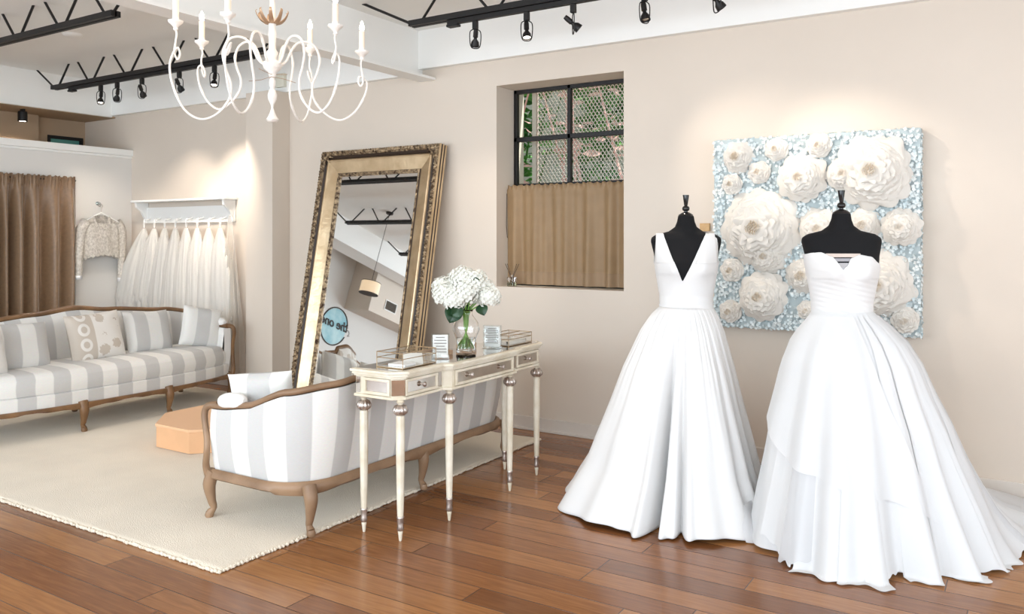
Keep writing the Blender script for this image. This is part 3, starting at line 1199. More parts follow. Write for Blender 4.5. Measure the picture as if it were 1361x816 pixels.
RUGZ = 0.018
s1 = sofa('striped_sofa', 'long grey and white striped sofa with carved wood crest in front of the doorway drape', 2.26, (-6.90, 3.93, RUGZ), PI / 2, 0.62, 0.79, 0.875, 0.655, 4, M['wood'], zr=0.185, uvoff=0.02)
s2 = sofa('striped_settee', 'grey and white striped wooden framed sofa seen from behind the console table', 1.98, (-3.00, 3.81, RUGZ), -PI / 2, 0.66, 0.80, 0.80, 0.585, 3, M['woodl'], zr=0.20, Rc=0.28, uvoff=0.05)

sofa('damask_armchair', 'ivory patterned armchair with carved wood crest, seen only in the leaning mirror', 1.10, (-7.55, 2.22, RUGZ), PI * .5, 0.50, 0.60, 1.14, 0.75, 2, M['wood'], zr=0.2, rear_legs=2, fab=M['damask'], cat='armchair')
# pillows on the long sofa (facing +X)
SX = -6.52
def sp_pillow(label, Y, Z, w_, h_, th, m, x, tilt, twist, roll=0.0, uvoff=0.0, name='striped_pillow'):
    return pillow(name, label, w_, h_, th, m, (x, Y, Z), (tilt, roll, twist), uvoff)


# pillow local -y is the face; rotate so that it looks to +X: rotz = +90deg
sp_pillow('large striped pillow at the left end of the long sofa', 3.30, 0.655, 0.50, 0.39, 0.17, M['stripe'], -6.58, -0.30, PI / 2 + 0.05, 0.05, 0.07)
sp_pillow('patterned pillow with beige medallion band at the middle of the long sofa', 3.92, 0.675, 0.47, 0.41, 0.16, M['damask'], -6.56, -0.26, PI / 2 + 0.02, -0.05, 0.0, 'embroidered_pillow')
sp_pillow('striped pillow right of the patterned pillow on the long sofa', 4.44, 0.665, 0.44, 0.38, 0.15, M['stripe'], -6.62, -0.28, PI / 2 + 0.02, 0.02, 0.10)
sp_pillow('striped pillow tilted against the right arm of the long sofa', 4.87, 0.675, 0.36, 0.37, 0.14, M['stripe'], -6.46, -0.22, PI / 2 - 0.35, 0.20, 0.0)
sp_pillow('pale pillow cut off by the left edge of the picture on the long sofa', 2.96, 0.66, 0.34, 0.36, 0.14, M['linen'], -6.38, -0.25, PI / 2 + 0.2, 0.0, 0.0, 'pale_pillow')
# pillow on the settee
pillow('striped_pillow', 'white pillow peeking over the arm of the near settee', 0.34, 0.29, 0.14, M['stripe'], (-3.46, 3.00, 0.645), (-0.25, 0.06, -PI / 2 - 1.0), 0.0)

# ------------------------------------------------------------------ octagonal podium
t = thing('octagonal_podium', 'low peach coloured octagonal fitting podium on the cream rug', 'podium', (-5.03, 4.0, RUGZ + 0.004))
oc = [(0.483 * math.cos((k + .5) * PI / 4), 0.483 * math.sin((k + .5) * PI / 4)) for k in range(8)]
G().prism([(x * .985, y * .985) for x, y in oc], 0, 0.145).make('body', M['ply'], t, smooth=False)
G().prism(oc, 0.145, 0.165).make('top_board', mat('peach_board', (0.78, 0.48, 0.28), 0.55), t, smooth=False, bevel=0.003)

# ------------------------------------------------------------------ leaning mirror
# local frame: x along the wall, z up the mirror, y into the wall; tilted back
mt_w, mt_h = 1.34, 2.315
tilt = math.atan2(0.435, 2.27)
mir = thing('leaning_mirror', 'huge gold framed mirror leaning against the wall behind the settee', 'mirror', (-4.735, 4.945, 0.002), 0)
mir.rotation_euler = (-tilt, 0, 0)
FW = 0.235
prof = [  # (distance inwards from the outer edge, y), y<0 towards the room
    (0.0, 0.075), (0.0, 0.0), (0.006, -0.022), (0.020, -0.034), (0.036, -0.028), (0.045, -0.008), (0.062, 0.004), (0.078, -0.004), (0.084, -0.016), (0.094, -0.018),
    (0.102, -0.010), (0.150, 0.006), (0.200, 0.018), (0.206, 0.008), (0.216, 0.004), (0.226, 0.012), (0.235, 0.034)]


def frame_mesh(i0, i1, ripple=False, prof=prof):
    g = G()
    vv, ff = [], []
    pr = prof[i0:i1 + 1]
    hw = mt_w / 2
    corners = [(-hw, 0, 1, 1), (hw, 0, -1, 1), (hw, mt_h, -1, -1), (-hw, mt_h, 1, -1)]
    n = len(pr)
    sides = 4
    base = 0
    for s_ in range(sides):
        c0, c1 = corners[s_], corners[(s_ + 1) % 4]
        seg = 220 if ripple else 1
        for k in range(seg + 1):
            t = k / seg
            for (d, y) in pr:
                x = lerp(c0[0] + c0[2] * d, c1[0] + c1[2] * d, t)
                z = lerp(c0[1] + c0[3] * d, c1[1] + c1[3] * d, t)
                yy = y
                if ripple and y < -0.015:
                    L_ = (mt_w if s_ % 2 == 0 else mt_h)
                    yy = y + 0.008 * math.sin(t * L_ * 240) + 0.006 * noise.noise(Vector((x * 30, z * 30, 0)))
                vv.append((x, yy, z))
        for k in range(seg):
            for j in range(n - 1):
                a = base + k * n + j
                ff.append((a, a + n, a + n + 1, a + 1))
        base += (seg + 1) * n
    return g.add(vv, ff)


outer = [(0.0, 0.075), (0.0, 0.054), (0.006, 0.050), (0.006, 0.042), (0.0, 0.038), (0.0, 0.018), (0.007, 0.014), (0.007, 0.006), (0.001, 0.002), (0.0, -0.006), (0.006, -0.022)]
frame_mesh(0, 1, prof=outer).make('outer_edge', M['gold'], mir, angle=35)
frame_mesh(1, 4, prof=outer).make('dark_groove', M['groove'], mir, angle=35)
frame_mesh(4, 5, prof=outer).make('outer_edge', M['gold'], mir, angle=35)
frame_mesh(5, 8, prof=outer).make('dark_groove', M['groove'], mir, angle=35)
frame_mesh(8, 10, prof=outer).make('outer_edge', M['gold'], mir, angle=35)
frame_mesh(2, 5, True).make('carved_border', M['goldd'], mir, angle=60)
frame_mesh(5, 7).make('dark_groove', M['groove'], mir, angle=60)['label'] = 'dark brown groove of the frame'
frame_mesh(7, 10).make('bead_moulding', M['gold'], mir, angle=60)
frame_mesh(10, 12).make('flat_band', M['gold'], mir, angle=20)
frame_mesh(12, 13).make('dark_groove', M['groove'], mir, angle=35)
frame_mesh(13, 16, True).make('inner_moulding', M['goldd'], mir, angle=60)
hw = mt_w / 2 - FW + 0.004
G().add([(-hw, .03, FW - .004), (hw, .03, FW - .004), (hw, .03, mt_h - FW + .004), (-hw, .03, mt_h - FW + .004)], [(0, 1, 2, 3)]).make('mirror_glass', M['mirror'], mir, smooth=False)
G().box(-mt_w / 2 + .01, mt_w / 2 - .01, 0.045, 0.07, 0.01, mt_h - .01).make('backing_board', M['goldd'], mir, smooth=False)
for (cx, cz, sx, sz) in ((-1, 0, 1, 1), (1, 0, -1, 1), (1, 1, -1, -1), (-1, 1, 1, -1)):
    g = G()
    x0, z0 = cx * mt_w / 2, cz * mt_h
    for k in range(9):
        a = (k / 8) * PI / 2
        for rr in (0.06, 0.10):
            px = x0 + sx * (0.02 + rr * math.cos(a) * (1 - .25 * math.sin(2 * a)))
            pz = z0 + sz * (0.02 + rr * math.sin(a) * (1 - .25 * math.sin(2 * a)))
            g.lathe([(0, -.010), (.008, -.006), (.012, 0), (.008, .006), (0, .010)], 8, mtx=Matrix.Translation((px, -0.024, pz)))
    # acanthus leaf running along the mitre
    for q in (-0.5, 0, 0.5):
        leafp = []
        for k in range(7):
            t = k / 6
            leafp.append(Vector((x0 + sx * (0.03 + t * 0.11 * math.cos(PI / 4 + q)), -0.030 + 0.022 * t, z0 + sz * (0.03 + t * 0.11 * math.sin(PI / 4 + q)))))
        g.tube(leafp, [0.004, .013, .016, .014, .011, .007, .002], 8)
    g.make('corner_ornament', M['goldd'], mir)

# ------------------------------------------------------------------ console table
con = thing('console_table', 'cream painted mirrored console table with fluted legs behind the settee', 'console table', (-2.72, 3.80, 0))
# local: x to +X (front), y along the wall direction
xb, xw, xc = -0.175, 0.115, 0.155
yl, yr, y1, y2 = -0.70, 0.70, -0.345, 0.345


def outline(o):
    c = 0.045
    return [(xb - o * .3, yl - o), (xw - c, yl - o), (xw + o, yl + c), (xw + o, y1 - o), (xc + o, y1 + 0.03 - o), (xc + o, y2 - 0.03 + o), (xw + o, y2 + o), (xw + o, yr - c), (xw - c, yr + o), (xb - o * .3, yr + o)]


g = G()
g.prism(outline(0.030), 0.826, 0.840)
g.prism(outline(0.018), 0.812, 0.826)
g.prism(outline(0.008), 0.802, 0.812)
g.make('table_top', M['cream'], con, smooth=False, bevel=0.003)
G().prism(outline(-0.004), 0.8402, 0.8425).make('mirrored_top', M['amirror'], con, smooth=False)
g = G()
g.prism(outline(-0.006), 0.700, 0.802)
g.prism(outline(0.006), 0.698, 0.712)
g.make('apron', M['cream'], con, smooth=False, bevel=0.002)


def framed_panel(parent, name, axis, c, half, z0, z1, knobs=0):
    """drawer front or side panel. axis 'x': on a face looking to +x; 'y': on the left end looking to -y"""
    def bx(a0, a1, zz0, zz1, d0, d1):
        gg = G()
        if axis == 'x':
            return gg.box(c[0] + d0, c[0] + d1, c[1] + a0, c[1] + a1, zz0, zz1)
        return gg.box(c[0] + a0, c[0] + a1, c[1] - d1, c[1] - d0, zz0, zz1)
    fr = G()
    b = 0.014
    for (a0, a1, q0, q1) in ((-half, half, z1 - b, z1), (-half, half, z0, z0 + b), (-half, -half + b, z0 + b, z1 - b), (half - b, half, z0 + b, z1 - b)):
        q = bx(a0, a1, q0, q1, -0.001, 0.010)
        fr.add(q.v, q.f)
    d = fr.make(name, M['cream'], parent, smooth=False, bevel=0.002)
    bx(-half + b, half - b, z0 + b, z1 - b, 0.0, 0.004).make('mirror_panel', M['amirror'], d, smooth=False)
    for k in range(knobs):
        yy = 0 if knobs == 1 else (-half * .55 if k == 0 else half * .55)
        kp = Matrix.Translation((c[0] + 0.004, c[1] + yy, (z0 + z1) / 2)) @ Matrix.Rotation(PI / 2, 4, 'Y')
        G().lathe([(.006, 0), (.005, .008), (.012, .014), (.014, .020), (.009, .026), (0, .028)], 14, mtx=kp).make('knob', M['silver'], d)
    return d


framed_panel(con, 'drawer', 'x', (xw - 0.004, (yl + .05 + y1 - .045) / 2), (y1 - .045 - yl - .05) / 2, .716, .798, 1)
framed_panel(con, 'drawer', 'x', (xw - 0.004, (yr - .05 + y2 + .045) / 2), (y1 - .045 - yl - .05) / 2, .716, .798, 1)
framed_panel(con, 'drawer', 'x', (xc - 0.004, 0), 0.285, .716, .798, 2)
framed_panel(con, 'side_panel', 'y', ((xb + .045 + xw - .05) / 2 + .005, yl + 0.004), 0.085, .716, .798)
for yy in (y1 - .022, y2 + .022):
    G().box(xw - .004, xw + 0.0, yy - .014, yy + .014, .718, .796).make('mirror_stile', M['amirror'], con, smooth=False)
# chamfered mirrored corners and mirrored stile at the back of the end
for s_ in (-1, 1):
    ye = yl if s_ < 0 else yr
    a = Vector((xw - .045 + .004, ye - s_ * (-.004) * 1, 0))
    b = Vector((xw - .004, ye - s_ * .045, 0))
    a = Vector((xw - .047, ye + s_ * 0.0005, 0))
    b = Vector((xw + .0005, ye - s_ * .047, 0))
    n = Vector((1, s_, 0)).normalized() * 0.001
    G().add([a + n + Vector((0, 0, .718)), b + n + Vector((0, 0, .718)), b + n + Vector((0, 0, .796)), a + n + Vector((0, 0, .796))], [(0, 1, 2, 3)]).make('corner_mirror', M['amirror'], con, smooth=False)
G().box(xb + .008, xb + .034, yl + .002, yl + 0.0045, .718, .796).make('mirror_stile', M['amirror'], con, smooth=False)


def console_leg(x, y):
    c = (x, y, 0)
    g = G()
    g.lathe([(.018, .700), (.016, .692), (.022, .688), (.014, .682), (.013, .676)], 16, c)
    g.lathe([(.012, .622), (.019, .618), (.020, .610), (.0205, .45), (.017, .20), (.0145, .118)], 24, c, flute=0.06, nfl=8)
    g.lathe([(.011, .052), (.013, .045), (.010, .03), (.0085, .012), (.006, .0)], 16, c)
    lg = g.make('leg', M['cream'], con, angle=60)
    G().lathe([(.012, .676), (.028, .668), (.036, .650), (.034, .636), (.022, .624), (.012, .620)], 48, c, flute=0.10, nfl=12).make('fluted_ball', M['silver'], lg, angle=80)
    G().lathe([(.0145, .122), (.018, .120), (.0155, .112), (.0145, .075), (.017, .060), (.012, .050)], 24, c, flute=0.08, nfl=8).make('ankle_sleeve', M['silver'], lg, angle=80)


for x, y in ((xb + .03, yl + .035), (xw - .02, yl + .035), (xc - .03, y1 + .045), (xc - .03, y2 - .045), (xw - .02, yr - .035), (xb + .03, yr - .035)):
    console_leg(x, y)

TZ = 0.8435
# glass boxes


def glass_box(label, x, y, sx, sy, h, rz, lid=True, items=True):
    t = thing('glass_box', label, 'glass box', (x, y, TZ), rz)
    g = G()
    e = 0.0022
    for z in (0, h * 0.62, h):
        for (a, b) in (((-sx, -sy), (sx, -sy)), ((sx, -sy), (sx, sy)), ((sx, sy), (-sx, sy)), ((-sx, sy), (-sx, -sy))):
            g.tube([(a[0], a[1], z + e), (b[0], b[1], z + e)], e, 6)
    for (a, b) in ((-sx, -sy), (sx, -sy), (sx, sy), (-sx, sy)):
        g.tube([(a, b, 0), (a, b, h + e)], e, 6)
    g.tube([(0, -sy, h + e), (0, sy, h + e)], e, 6)
    g.make('brass_edges', mat('aged_brass', (0.42, 0.30, 0.18), 0.35, metal=0.9), t)
    cs_ = [(-sx, -sy), (sx, -sy), (sx, sy), (-sx, sy)]
    for q in range(4):
        a_, b_ = cs_[q], cs_[(q + 1) % 4]
        G().add([(*a_, e), (*b_, e), (*b_, h), (*a_, h)], [(0, 1, 2, 3)]).make('glass_side', M['acrylic'], t, smooth=False)
    G().add([(*c_, h + .002) for c_ in cs_], [(0, 1, 2, 3)]).make('glass_lid', M['acrylic'], t, smooth=False)
    G().box(-sx + .003, sx - .003, -sy + .003, sy - .003, 0.001, 0.003).make('mirror_base', M['amirror'], t, smooth=False)
    return t


glass_box('clear glass jewellery box with brass edges at the left end of the console table', -2.72, 3.30, 0.085, 0.135, 0.075, 0.0)
cz = TZ + 0.004
cs = thing('jewellery_card', 'cream folded card standing inside the left glass box', 'card', (-2.70, 3.33, cz), 0.5)
G().box(-.05, .05, -.004, .004, 0, 0.062, Matrix.Rotation(.45, 4, 'X')).make('card', M['paper'], cs, smooth=False)
cs = thing('jewellery_card', 'pale card lying flat in the left glass box', 'card', (-2.71, 3.25, cz), 0.1)
G().box(-.05, .05, -.05, .05, 0, 0.012).make('card', M['print'], cs, smooth=False)
glass_box('clear glass box with brass edges at the right end of the console table', -2.73, 4.30, 0.085, 0.135, 0.062, 0.0)
cs = thing('jewellery_tray', 'pale lined tray inside the right glass box', 'tray', (-2.73, 4.30, cz), 0)
g = G()
g.box(-.06, .06, -.11, .11, 0, 0.006)
for (a, b, c_, d) in ((-.06, .06, -.11, -.104), (-.06, .06, .104, .11), (-.06, -.054, -.11, .11), (.054, .06, -.11, .11)):
    g.box(a, b, c_, d, .006, .02)
g.make('tray', M['paper'], cs, smooth=False)


def acrylic_stand(label, x, y, w_, h, rz, lines):
    t = thing('acrylic_sign_holder', label, 'sign holder', (x, y, TZ), rz)
    g = G()
    g.box(-w_, w_, -.035, .035, 0, 0.003)
    g.box(-w_, w_, .012, .015, .003, h)
    g.box(-w_, w_, -.008, -.005, .003, h)
    g.box(-w_, -w_ + .003, -.005, .012, .003, h)
    g.box(w_ - .003, w_, -.005, .012, .003, h)
    g.make('acrylic', M['acrylic'], t, smooth=False)
    c = G().box(-w_ * .86, w_ * .86, -.003, .006, .008, h - .006).make('printed_card', M['print'], t, smooth=False)
    g = G()
    for k in range(lines):
        z = h - .02 - k * (h - .04) / lines
        ww = w_ * (.7 if k % 3 else .5)
        g.box(-ww, ww, -.0036, -.0031, z - .0022, z + .0022)
    g.make('printed_lines', mat('grey_ink', (0.25, 0.22, 0.2), .8), c, smooth=False)
    return t


acrylic_stand('small clear acrylic stand with a printed card left of the vase', -2.70, 3.56, 0.048, 0.135, 0.55, 6)
acrylic_stand('wider clear acrylic stand with a price card right of the vase', -2.70, 4.07, 0.055, 0.135, 0.30, 9)
cs = thing('card_stack', 'low tan stack of cards on the console table behind the vase', 'card stack', (-2.79, 3.93, TZ), 0.1)
G().box(-.03, .03, -.07, .07, 0, 0.035).make('cards', mat('kraft_card', (0.45, 0.29, 0.18), .7), cs, smooth=False, bevel=.002)
cs = thing('card_stack', 'low brown stack of cards between the left card stand and the vase', 'card stack', (-2.77, 3.68, TZ), 0)
G().box(-.03, .03, -.05, .05, 0, 0.025).make('cards', mat('kraft_card', (0.45, 0.29, 0.18), .7), cs, smooth=False, bevel=.002)

# vase with hydrangeas
VX, VY = -2.70, 3.80
vz = thing('glass_vase', 'clear flared glass vase of white hydrangeas on the console table', 'vase', (VX, VY, TZ))
pv = [(0.0, 0.004), (.052, .004), (.058, .012), (.050, .045), (.060, .09), (.078, .135), (.070, .175), (.040, .215), (.036, .235), (.044, .250),
      (.0415, .250), (.0335, .236), (.0375, .215), (.067, .174), (.075, .135), (.057, .09), (.047, .046), (.052, .02), (0, .016)]
G().lathe(pv, 40).make('vase_body', M['clear'], vz, angle=80)
G().lathe([(0, .0175), (.0505, .021), (.0462, .046), (.056, .088), (.0, .088)], 32).make('water', M['water'], vz)
heads = [(-.115, -.02, .335, .070), (.10, .02, .345, .075), (0.0, -.045, .350, .078), (0.02, .06, .36, .075), (-.06, .05, .385, .072), (.055, -.02, .405, .072), (-.02, -.01, .425, .07), (-.135, .03, .37, .06), (.135, -.03, .32, .062), (0.06, .05, .32, .06), (-.06, -.06, .31, .065)]
hl = ['leftmost low bloom', 'right middle bloom', 'front middle bloom', 'rear middle bloom', 'upper left bloom', 'upper right bloom', 'topmost bloom', 'far left bloom', 'far right low bloom', 'rear low bloom', 'front low left bloom']
cr, sr = math.cos(YAW), math.sin(YAW)
for i, (hx, hy, hz, hr) in enumerate(heads):
    t = thing('hydrangea', 'white hydrangea stem in the glass vase, ' + hl[i], 'flower', (VX, VY, TZ), YAW, 'white hydrangeas in the glass vase')
    g = G()
    for k in range(150):
        zc = 1 - 2 * (k + .5) / 150
        a = k * 2.39996
        rr = math.sqrt(1 - zc * zc)
        if zc < -0.65:
            continue
        n = Vector((rr * math.cos(a), rr * math.sin(a), zc))
        c = Vector((hx, hy, hz)) + n * hr * rnd.uniform(.9, 1.06)
        q = n.to_track_quat('Z', 'Y').to_matrix() @ Matrix.Rotation(rnd.uniform(0, 6), 3, 'Z') @ Matrix.Rotation(rnd.uniform(-.4, .4), 3, 'X')
        s_ = rnd.uniform(.011, .015)
        for p in range(4):
            aa = p * PI / 2
            R_ = Matrix.Rotation(aa, 3, 'Z')
            pts = [(0.0, 0, 0), (.55, -.5, .16), (1.0, 0, .30), (.55, .5, .16)]
            g.add([c + q @ (R_ @ (Vector(x) * s_)) for x in pts], [(0, 1, 2, 3)])
    g.lathe([(0, -.75 * hr), (.5 * hr, -.5 * hr), (.8 * hr, 0), (.55 * hr, .6 * hr), (0, .8 * hr)], 12, (hx, hy, hz))
    g.make('bloom', M['petal'], t, smooth=False)
    b0 = Vector((-hx * .28, -hy * .28, .03))
    pts = spline([b0, (hx * .05, hy * .05, .14), (hx * .16, hy * .16, .235), (hx * .75, hy * .75, hz - hr * .6)], 5)
    G().tube(pts, .0038, 6).make('stem', M['stem'], t)
    if i in (0, 8, 10, 1, 5, 2):
        lp = {0: (Vector((-.055, -.02, .27)), Vector((-.035, -.03, -.095)), .052), 8: (Vector((.075, -.02, .275)), Vector((.03, -.02, -.06)), .036), 10: (Vector((-.02, -.07, .27)), Vector((-.06, -.01, -.05)), .036),
              1: (Vector((.10, .0, .29)), Vector((.09, 0, -.005)), .006), 5: (Vector((.045, -.085, .412)), Vector((.035, -.01, .004)), .012), 2: (Vector((0, 0, .225)), Vector((.015, -.015, .05)), .022)}[i]
        p0, dv, wd = lp
        L_ = dv.length
        e1 = dv.normalized()
        e2 = Vector((1, .2, 0)) - e1 * Vector((1, .2, 0)).dot(e1)
        if e2.length < .2:
            e2 = Vector((0, 0, 1))
        e2.normalize()
        e3 = e1.cross(e2)
        G().grid(lambda u, v: p0 + e1 * (v * L_) + e2 * ((u - .5) * 2 * wd * math.sin(PI * v ** .8) ** .8) + e3 * (.018 * abs(u - .5) + .012 * math.sin(v * PI)), 8, 10).make('leaf', M['leaf'], t)

# ------------------------------------------------------------------ chandelier
CD = 3.5
clat = (362 - 680.5) / 1088 * CD
CX = -math.sin(YAW) * CD + math.cos(YAW) * clat
CY = math.cos(YAW) * CD + math.sin(YAW) * clat
ch = thing('chandelier', 'white gesso candle chandelier with long looping arms', 'chandelier', (CX, CY, 0), YAW)
PXM = CD / 1088


def zpx(y):
    return 1.5 + (316 - y) * PXM


g = G()
g.lathe([(0, zpx(163)), (.020, zpx(162)), (.026, zpx(159)), (.018, zpx(155)), (.011, zpx(150)), (.005, zpx(144))], 20, flute=.05, nfl=8)
g.lathe([(.003, zpx(146)), (.006, zpx(140)), (.018, zpx(132)), (.020, zpx(126)), (.013, zpx(120)), (.008, zpx(117)), (.013, zpx(114)), (.014, zpx(108)), (.009, zpx(104)), (.016, zpx(100)), (.017, zpx(97)),
         (.034, zpx(92)), (.042, zpx(86)), (.038, zpx(83)), (.016, zpx(80)), (.022, zpx(76)), (.026, zpx(70)), (.016, zpx(66)), (.014, zpx(60)), (.017, zpx(45)), (.013, zpx(35)), (.020, zpx(30)), (.012, zpx(22)),
         (.010, zpx(-5)), (.020, zpx(-12)), (.024, zpx(-22)), (.012, zpx(-34)), (.012, zpx(-60)), (.004, zpx(-64))], 24)
g.make('centre_column', M['chand'], ch, angle=60)
g = G()
zt_ = zpx(-62)
k = 0
while zt_ < CEIL - 0.04:
    R_ = Matrix.Translation((0, 0, zt_ + .012)) @ Matrix.Rotation(PI / 2 * (k % 2), 4, 'Z')
    lp = [R_ @ Vector((.009 * math.cos(a), 0, .016 * math.sin(a))) for a in [j * 2 * PI / 10 for j in range(11)]]
    g.tube(lp, .0025, 5)
    zt_ += .024
    k += 1
g.make('chain', M['chand'], ch)
G().lathe([(.012, CEIL - .05), (.05, CEIL - .03), (.06, CEIL - .002), (0, CEIL - .002)], 24).make('canopy', M['chand'], ch)
g = G()
for k in range(9):
    a = k * 2 * PI / 9
    pts = [Vector((r * math.cos(a), r * math.sin(a), z)) for r, z in ((.008, zpx(32)), (.03, zpx(31)), (.052, zpx(26)), (.068, zpx(17)), (.062, zpx(14)))]
    g.tube(spline(pts, 3), [.004, .005, .007, .008, .009, .009, .008, .007, .006, .005, .004, .003, .001], 6, squash=(.35, 1.3))
g.make('leaf_crown', M['bronze'], ch)
armp = [(.012, 80), (.030, 86), (.055, 80), (.075, 66), (.100, 55), (.135, 52), (.172, 58), (.190, 74), (.178, 92), (.160, 108), (.168, 126), (.215, 143), (.275, 150), (.335, 138), (.375, 112), (.388, 90), (.376, 76), (.358, 70), (.350, 78), (.360, 84), (.370, 76), (.366, 62), (.362, 52), (.366, 46)]
angs = [(-12, 12, 12, .95), (63, 5, 11, .93), (112, 5, 23, 1.05), (168, 0, 4, .98), (248, -10, 9, 1.05), (287, 12, 2, 1.05)]
for (adeg, dzb, dzc, sc) in angs:
    a = adeg * D2R
    d = Vector((math.sin(a), -math.cos(a), 0))
    sd = Vector((math.cos(a), math.sin(a), 0))
    pts = []
    for i, (r, y) in enumerate(armp):
        off = 0.010 * math.sin((i - 15) * 1.1) if 15 <= i <= 21 else 0
        dz = 0 if i < 6 else (lerp(0, dzb, min(1, (i - 6) / 5)) if i <= 13 else lerp(dzb, dzc, min(1, (i - 13) / 4)))
        pts.append(d * (r * sc) + sd * off + Vector((0, 0, zpx(y + dz))))
    dz = dzc
    pts = spline(pts, 5)
    arm = G().tube(pts, [.0056 - .0018 * i / len(pts) + (.0012 if i % 17 in (0, 1) else 0) for i in range(len(pts))], 8).make('arm', M['chand'], ch)
    c = d * (.366 * sc)
    z0 = zpx(48 + dz)
    G().lathe([(.004, z0), (.010, z0 + .006), (.008, z0 + .014), (.018, z0 + .026), (.030, z0 + .036), (.031, z0 + .042), (.014, z0 + .042), (.013, z0 + .056), (0, z0 + .056)], 16, c, flute=.04, nfl=8).make('candle_cup', M['chand'], arm)
    G().lathe([(.0125, z0 + .05), (.0125, z0 + .13), (.008, z0 + .132), (0, z0 + .132)], 14, c).make('candle', M['candle'], arm)
    G().lathe([(.006, z0 + .13), (.011, z0 + .142), (.0105, z0 + .152), (.005, z0 + .170), (0, z0 + .178)], 12, c).make('bulb', M['bulb'], arm)
for k in range(2):
    G().tube([(-.11, .03, zpx(106)), (-.05, .01, zpx(105.5)), (0, -.018, zpx(103)), (.05, 0, zpx(105)), (.095, .02, zpx(109))] if k == 0 else [(-.04, -.06, zpx(95)), (0, -.02, zpx(100)), (.05, .05, zpx(96))], .0012, 4).make('wire', M['bronze'], ch)
l = bpy.data.lights.new('candle_glow', 'POINT')
l.energy = 7
l.color = (1, .82, .6)
l.shadow_soft_size = .35
o = bpy.data.objects.new('candle_glow', l)
COL.objects.link(o)
o.parent = ch
o.location = (0, 0, zpx(0))

# ------------------------------------------------------------------ dress forms
ZS = [0.86, 0.92, 1.00, 1.06, 1.12, 1.18, 1.24, 1.30, 1.36, 1.41, 1.45, 1.48, 1.500, 1.518, 1.535, 1.56, 1.59, 1.62]
WS = [.185, .180, .165, .150, .138, .140, .150, .160, .170, .176, .186, .193, .190, .165, .095, .060, .048, .043]
DS = [.135, .130, .120, .108, .098, .100, .108, .118, .122, .112, .100, .090, .083, .074, .064, .055, .048, .043]
CO = [.0, .0, .0, .0, .0, -.002, -.006, -.008, -.006, .0, .006, .010, .012, .014, .016, .014, .010, .008]


def torso(z, phi, off=0.0):
    """phi: 0 towards the viewer (-y), + to the right"""
    wv = tab(list(zip(ZS, WS)), z)
    dv = tab(list(zip(ZS, DS)), z)
    cv = tab(list(zip(ZS, CO)), z)
    e = 2.25 if 1.3 < z < 1.5 else 2.05
    c, s_ = math.cos(phi), math.sin(phi)
    k = (abs(s_) ** e + abs(c) ** e) ** (-1 / e)
    x = (wv + off) * k * s_
    y = -(dv + off) * k * c + cv
    b = 0.036 * math.exp(-((z - 1.335) / .060) ** 2) * (math.exp(-((x - .078) / .05) ** 2) + math.exp(-((x + .078) / .05) ** 2))
    if c > 0:
        y -= b * c ** .5
    return Vector((x, y, z))


def dress_form(label, x, y, rz):
    t = thing('dress_form', label, 'mannequin', (x, y, 0), rz)
    g = G().grid(lambda u, v: torso(lerp(0.86, 1.62, v), u * 2 * PI), 72, 90, close_u=True)
    g.lathe([(0, 1.619), (.0425, 1.6195)], 72, (0, .008, 0))
    g.make('torso', M['form'], t, angle=80)
    g = G()
    g.lathe([(.0425, 1.620), (.040, 1.628), (.022, 1.640), (.010, 1.644), (.010, 1.648), (.018, 1.652), (.021, 1.662), (.018, 1.672), (.009, 1.678), (.010, 1.682), (.0175, 1.735), (.0175, 1.738), (0, 1.738)], 24, (0, .008, 0))
    g.make('neck_finial', M['blackg'], t, angle=50)
    G().tube([(0, 0, .02), (0, 0, .87)], .014, 12).lathe([(.15, 0), (.15, .012), (.05, .03), (.016, .045)], 28).make('stand', M['blackg'], t)
    return t


D1 = (-1.604, 4.366)
D2 = (-0.785, 4.35)
df1 = dress_form('black dress form wearing the satin V-neck gown', D1[0], D1[1], YAW - 0.12)
df2 = dress_form('black dress form wearing the strapless organza gown', D2[0], D2[1], YAW - 0.10)

# gown 1 ------------------------------------------------------------------
g1 = thing('satin_gown', 'white satin V-neck ball gown with wide straps and box pleated skirt', 'wedding dress', (D1[0], D1[1], 0), YAW)
c1, s1_ = math.cos(-0.12), math.sin(-0.12)


def bod1(u, v):
    p = torso(lerp(1.12, 1.528, v), u * 2 * PI, 0.0055)
    return Vector((p.x * c1 - p.y * s1_, p.x * s1_ + p.y * c1, p.z))


def vneck_top(x):
    return 1.262 + abs(x + .030) * (2.35 if x < -.03 else 2.0)


NB = 220
vv, ff = [], []
# front bodice: columns of phi, clipped at the V line (exact edge), with straps over the shoulder
g = G()


def find_top(phi):
    # highest z (<=1.527) along this meridian that stays below the V and outside the armhole
    zz = 1.12
    last = zz
    while zz < 1.5275:
        p = torso(zz, phi, .0055)
        if p.y > .02 and zz > 1.44:
            break
        if p.y < .02 and zz > vneck_top(p.x):
            break
        if abs(p.x) > .166 and zz > 1.375 and p.y < .03:
            break
        if p.y >= .03 and zz > 1.40:
            break
        last = zz
        zz += .002
    return last


tops = [find_top(2 * PI * i / NB) for i in range(NB)]


def b1(u, v):
    i = int(round(u * NB)) % NB
    return_z = lerp(1.115, tops[i], v)
    p = torso(return_z, 2 * PI * i / NB, .0055)
    return Vector((p.x * c1 - p.y * s1_, p.x * s1_ + p.y * c1, p.z))


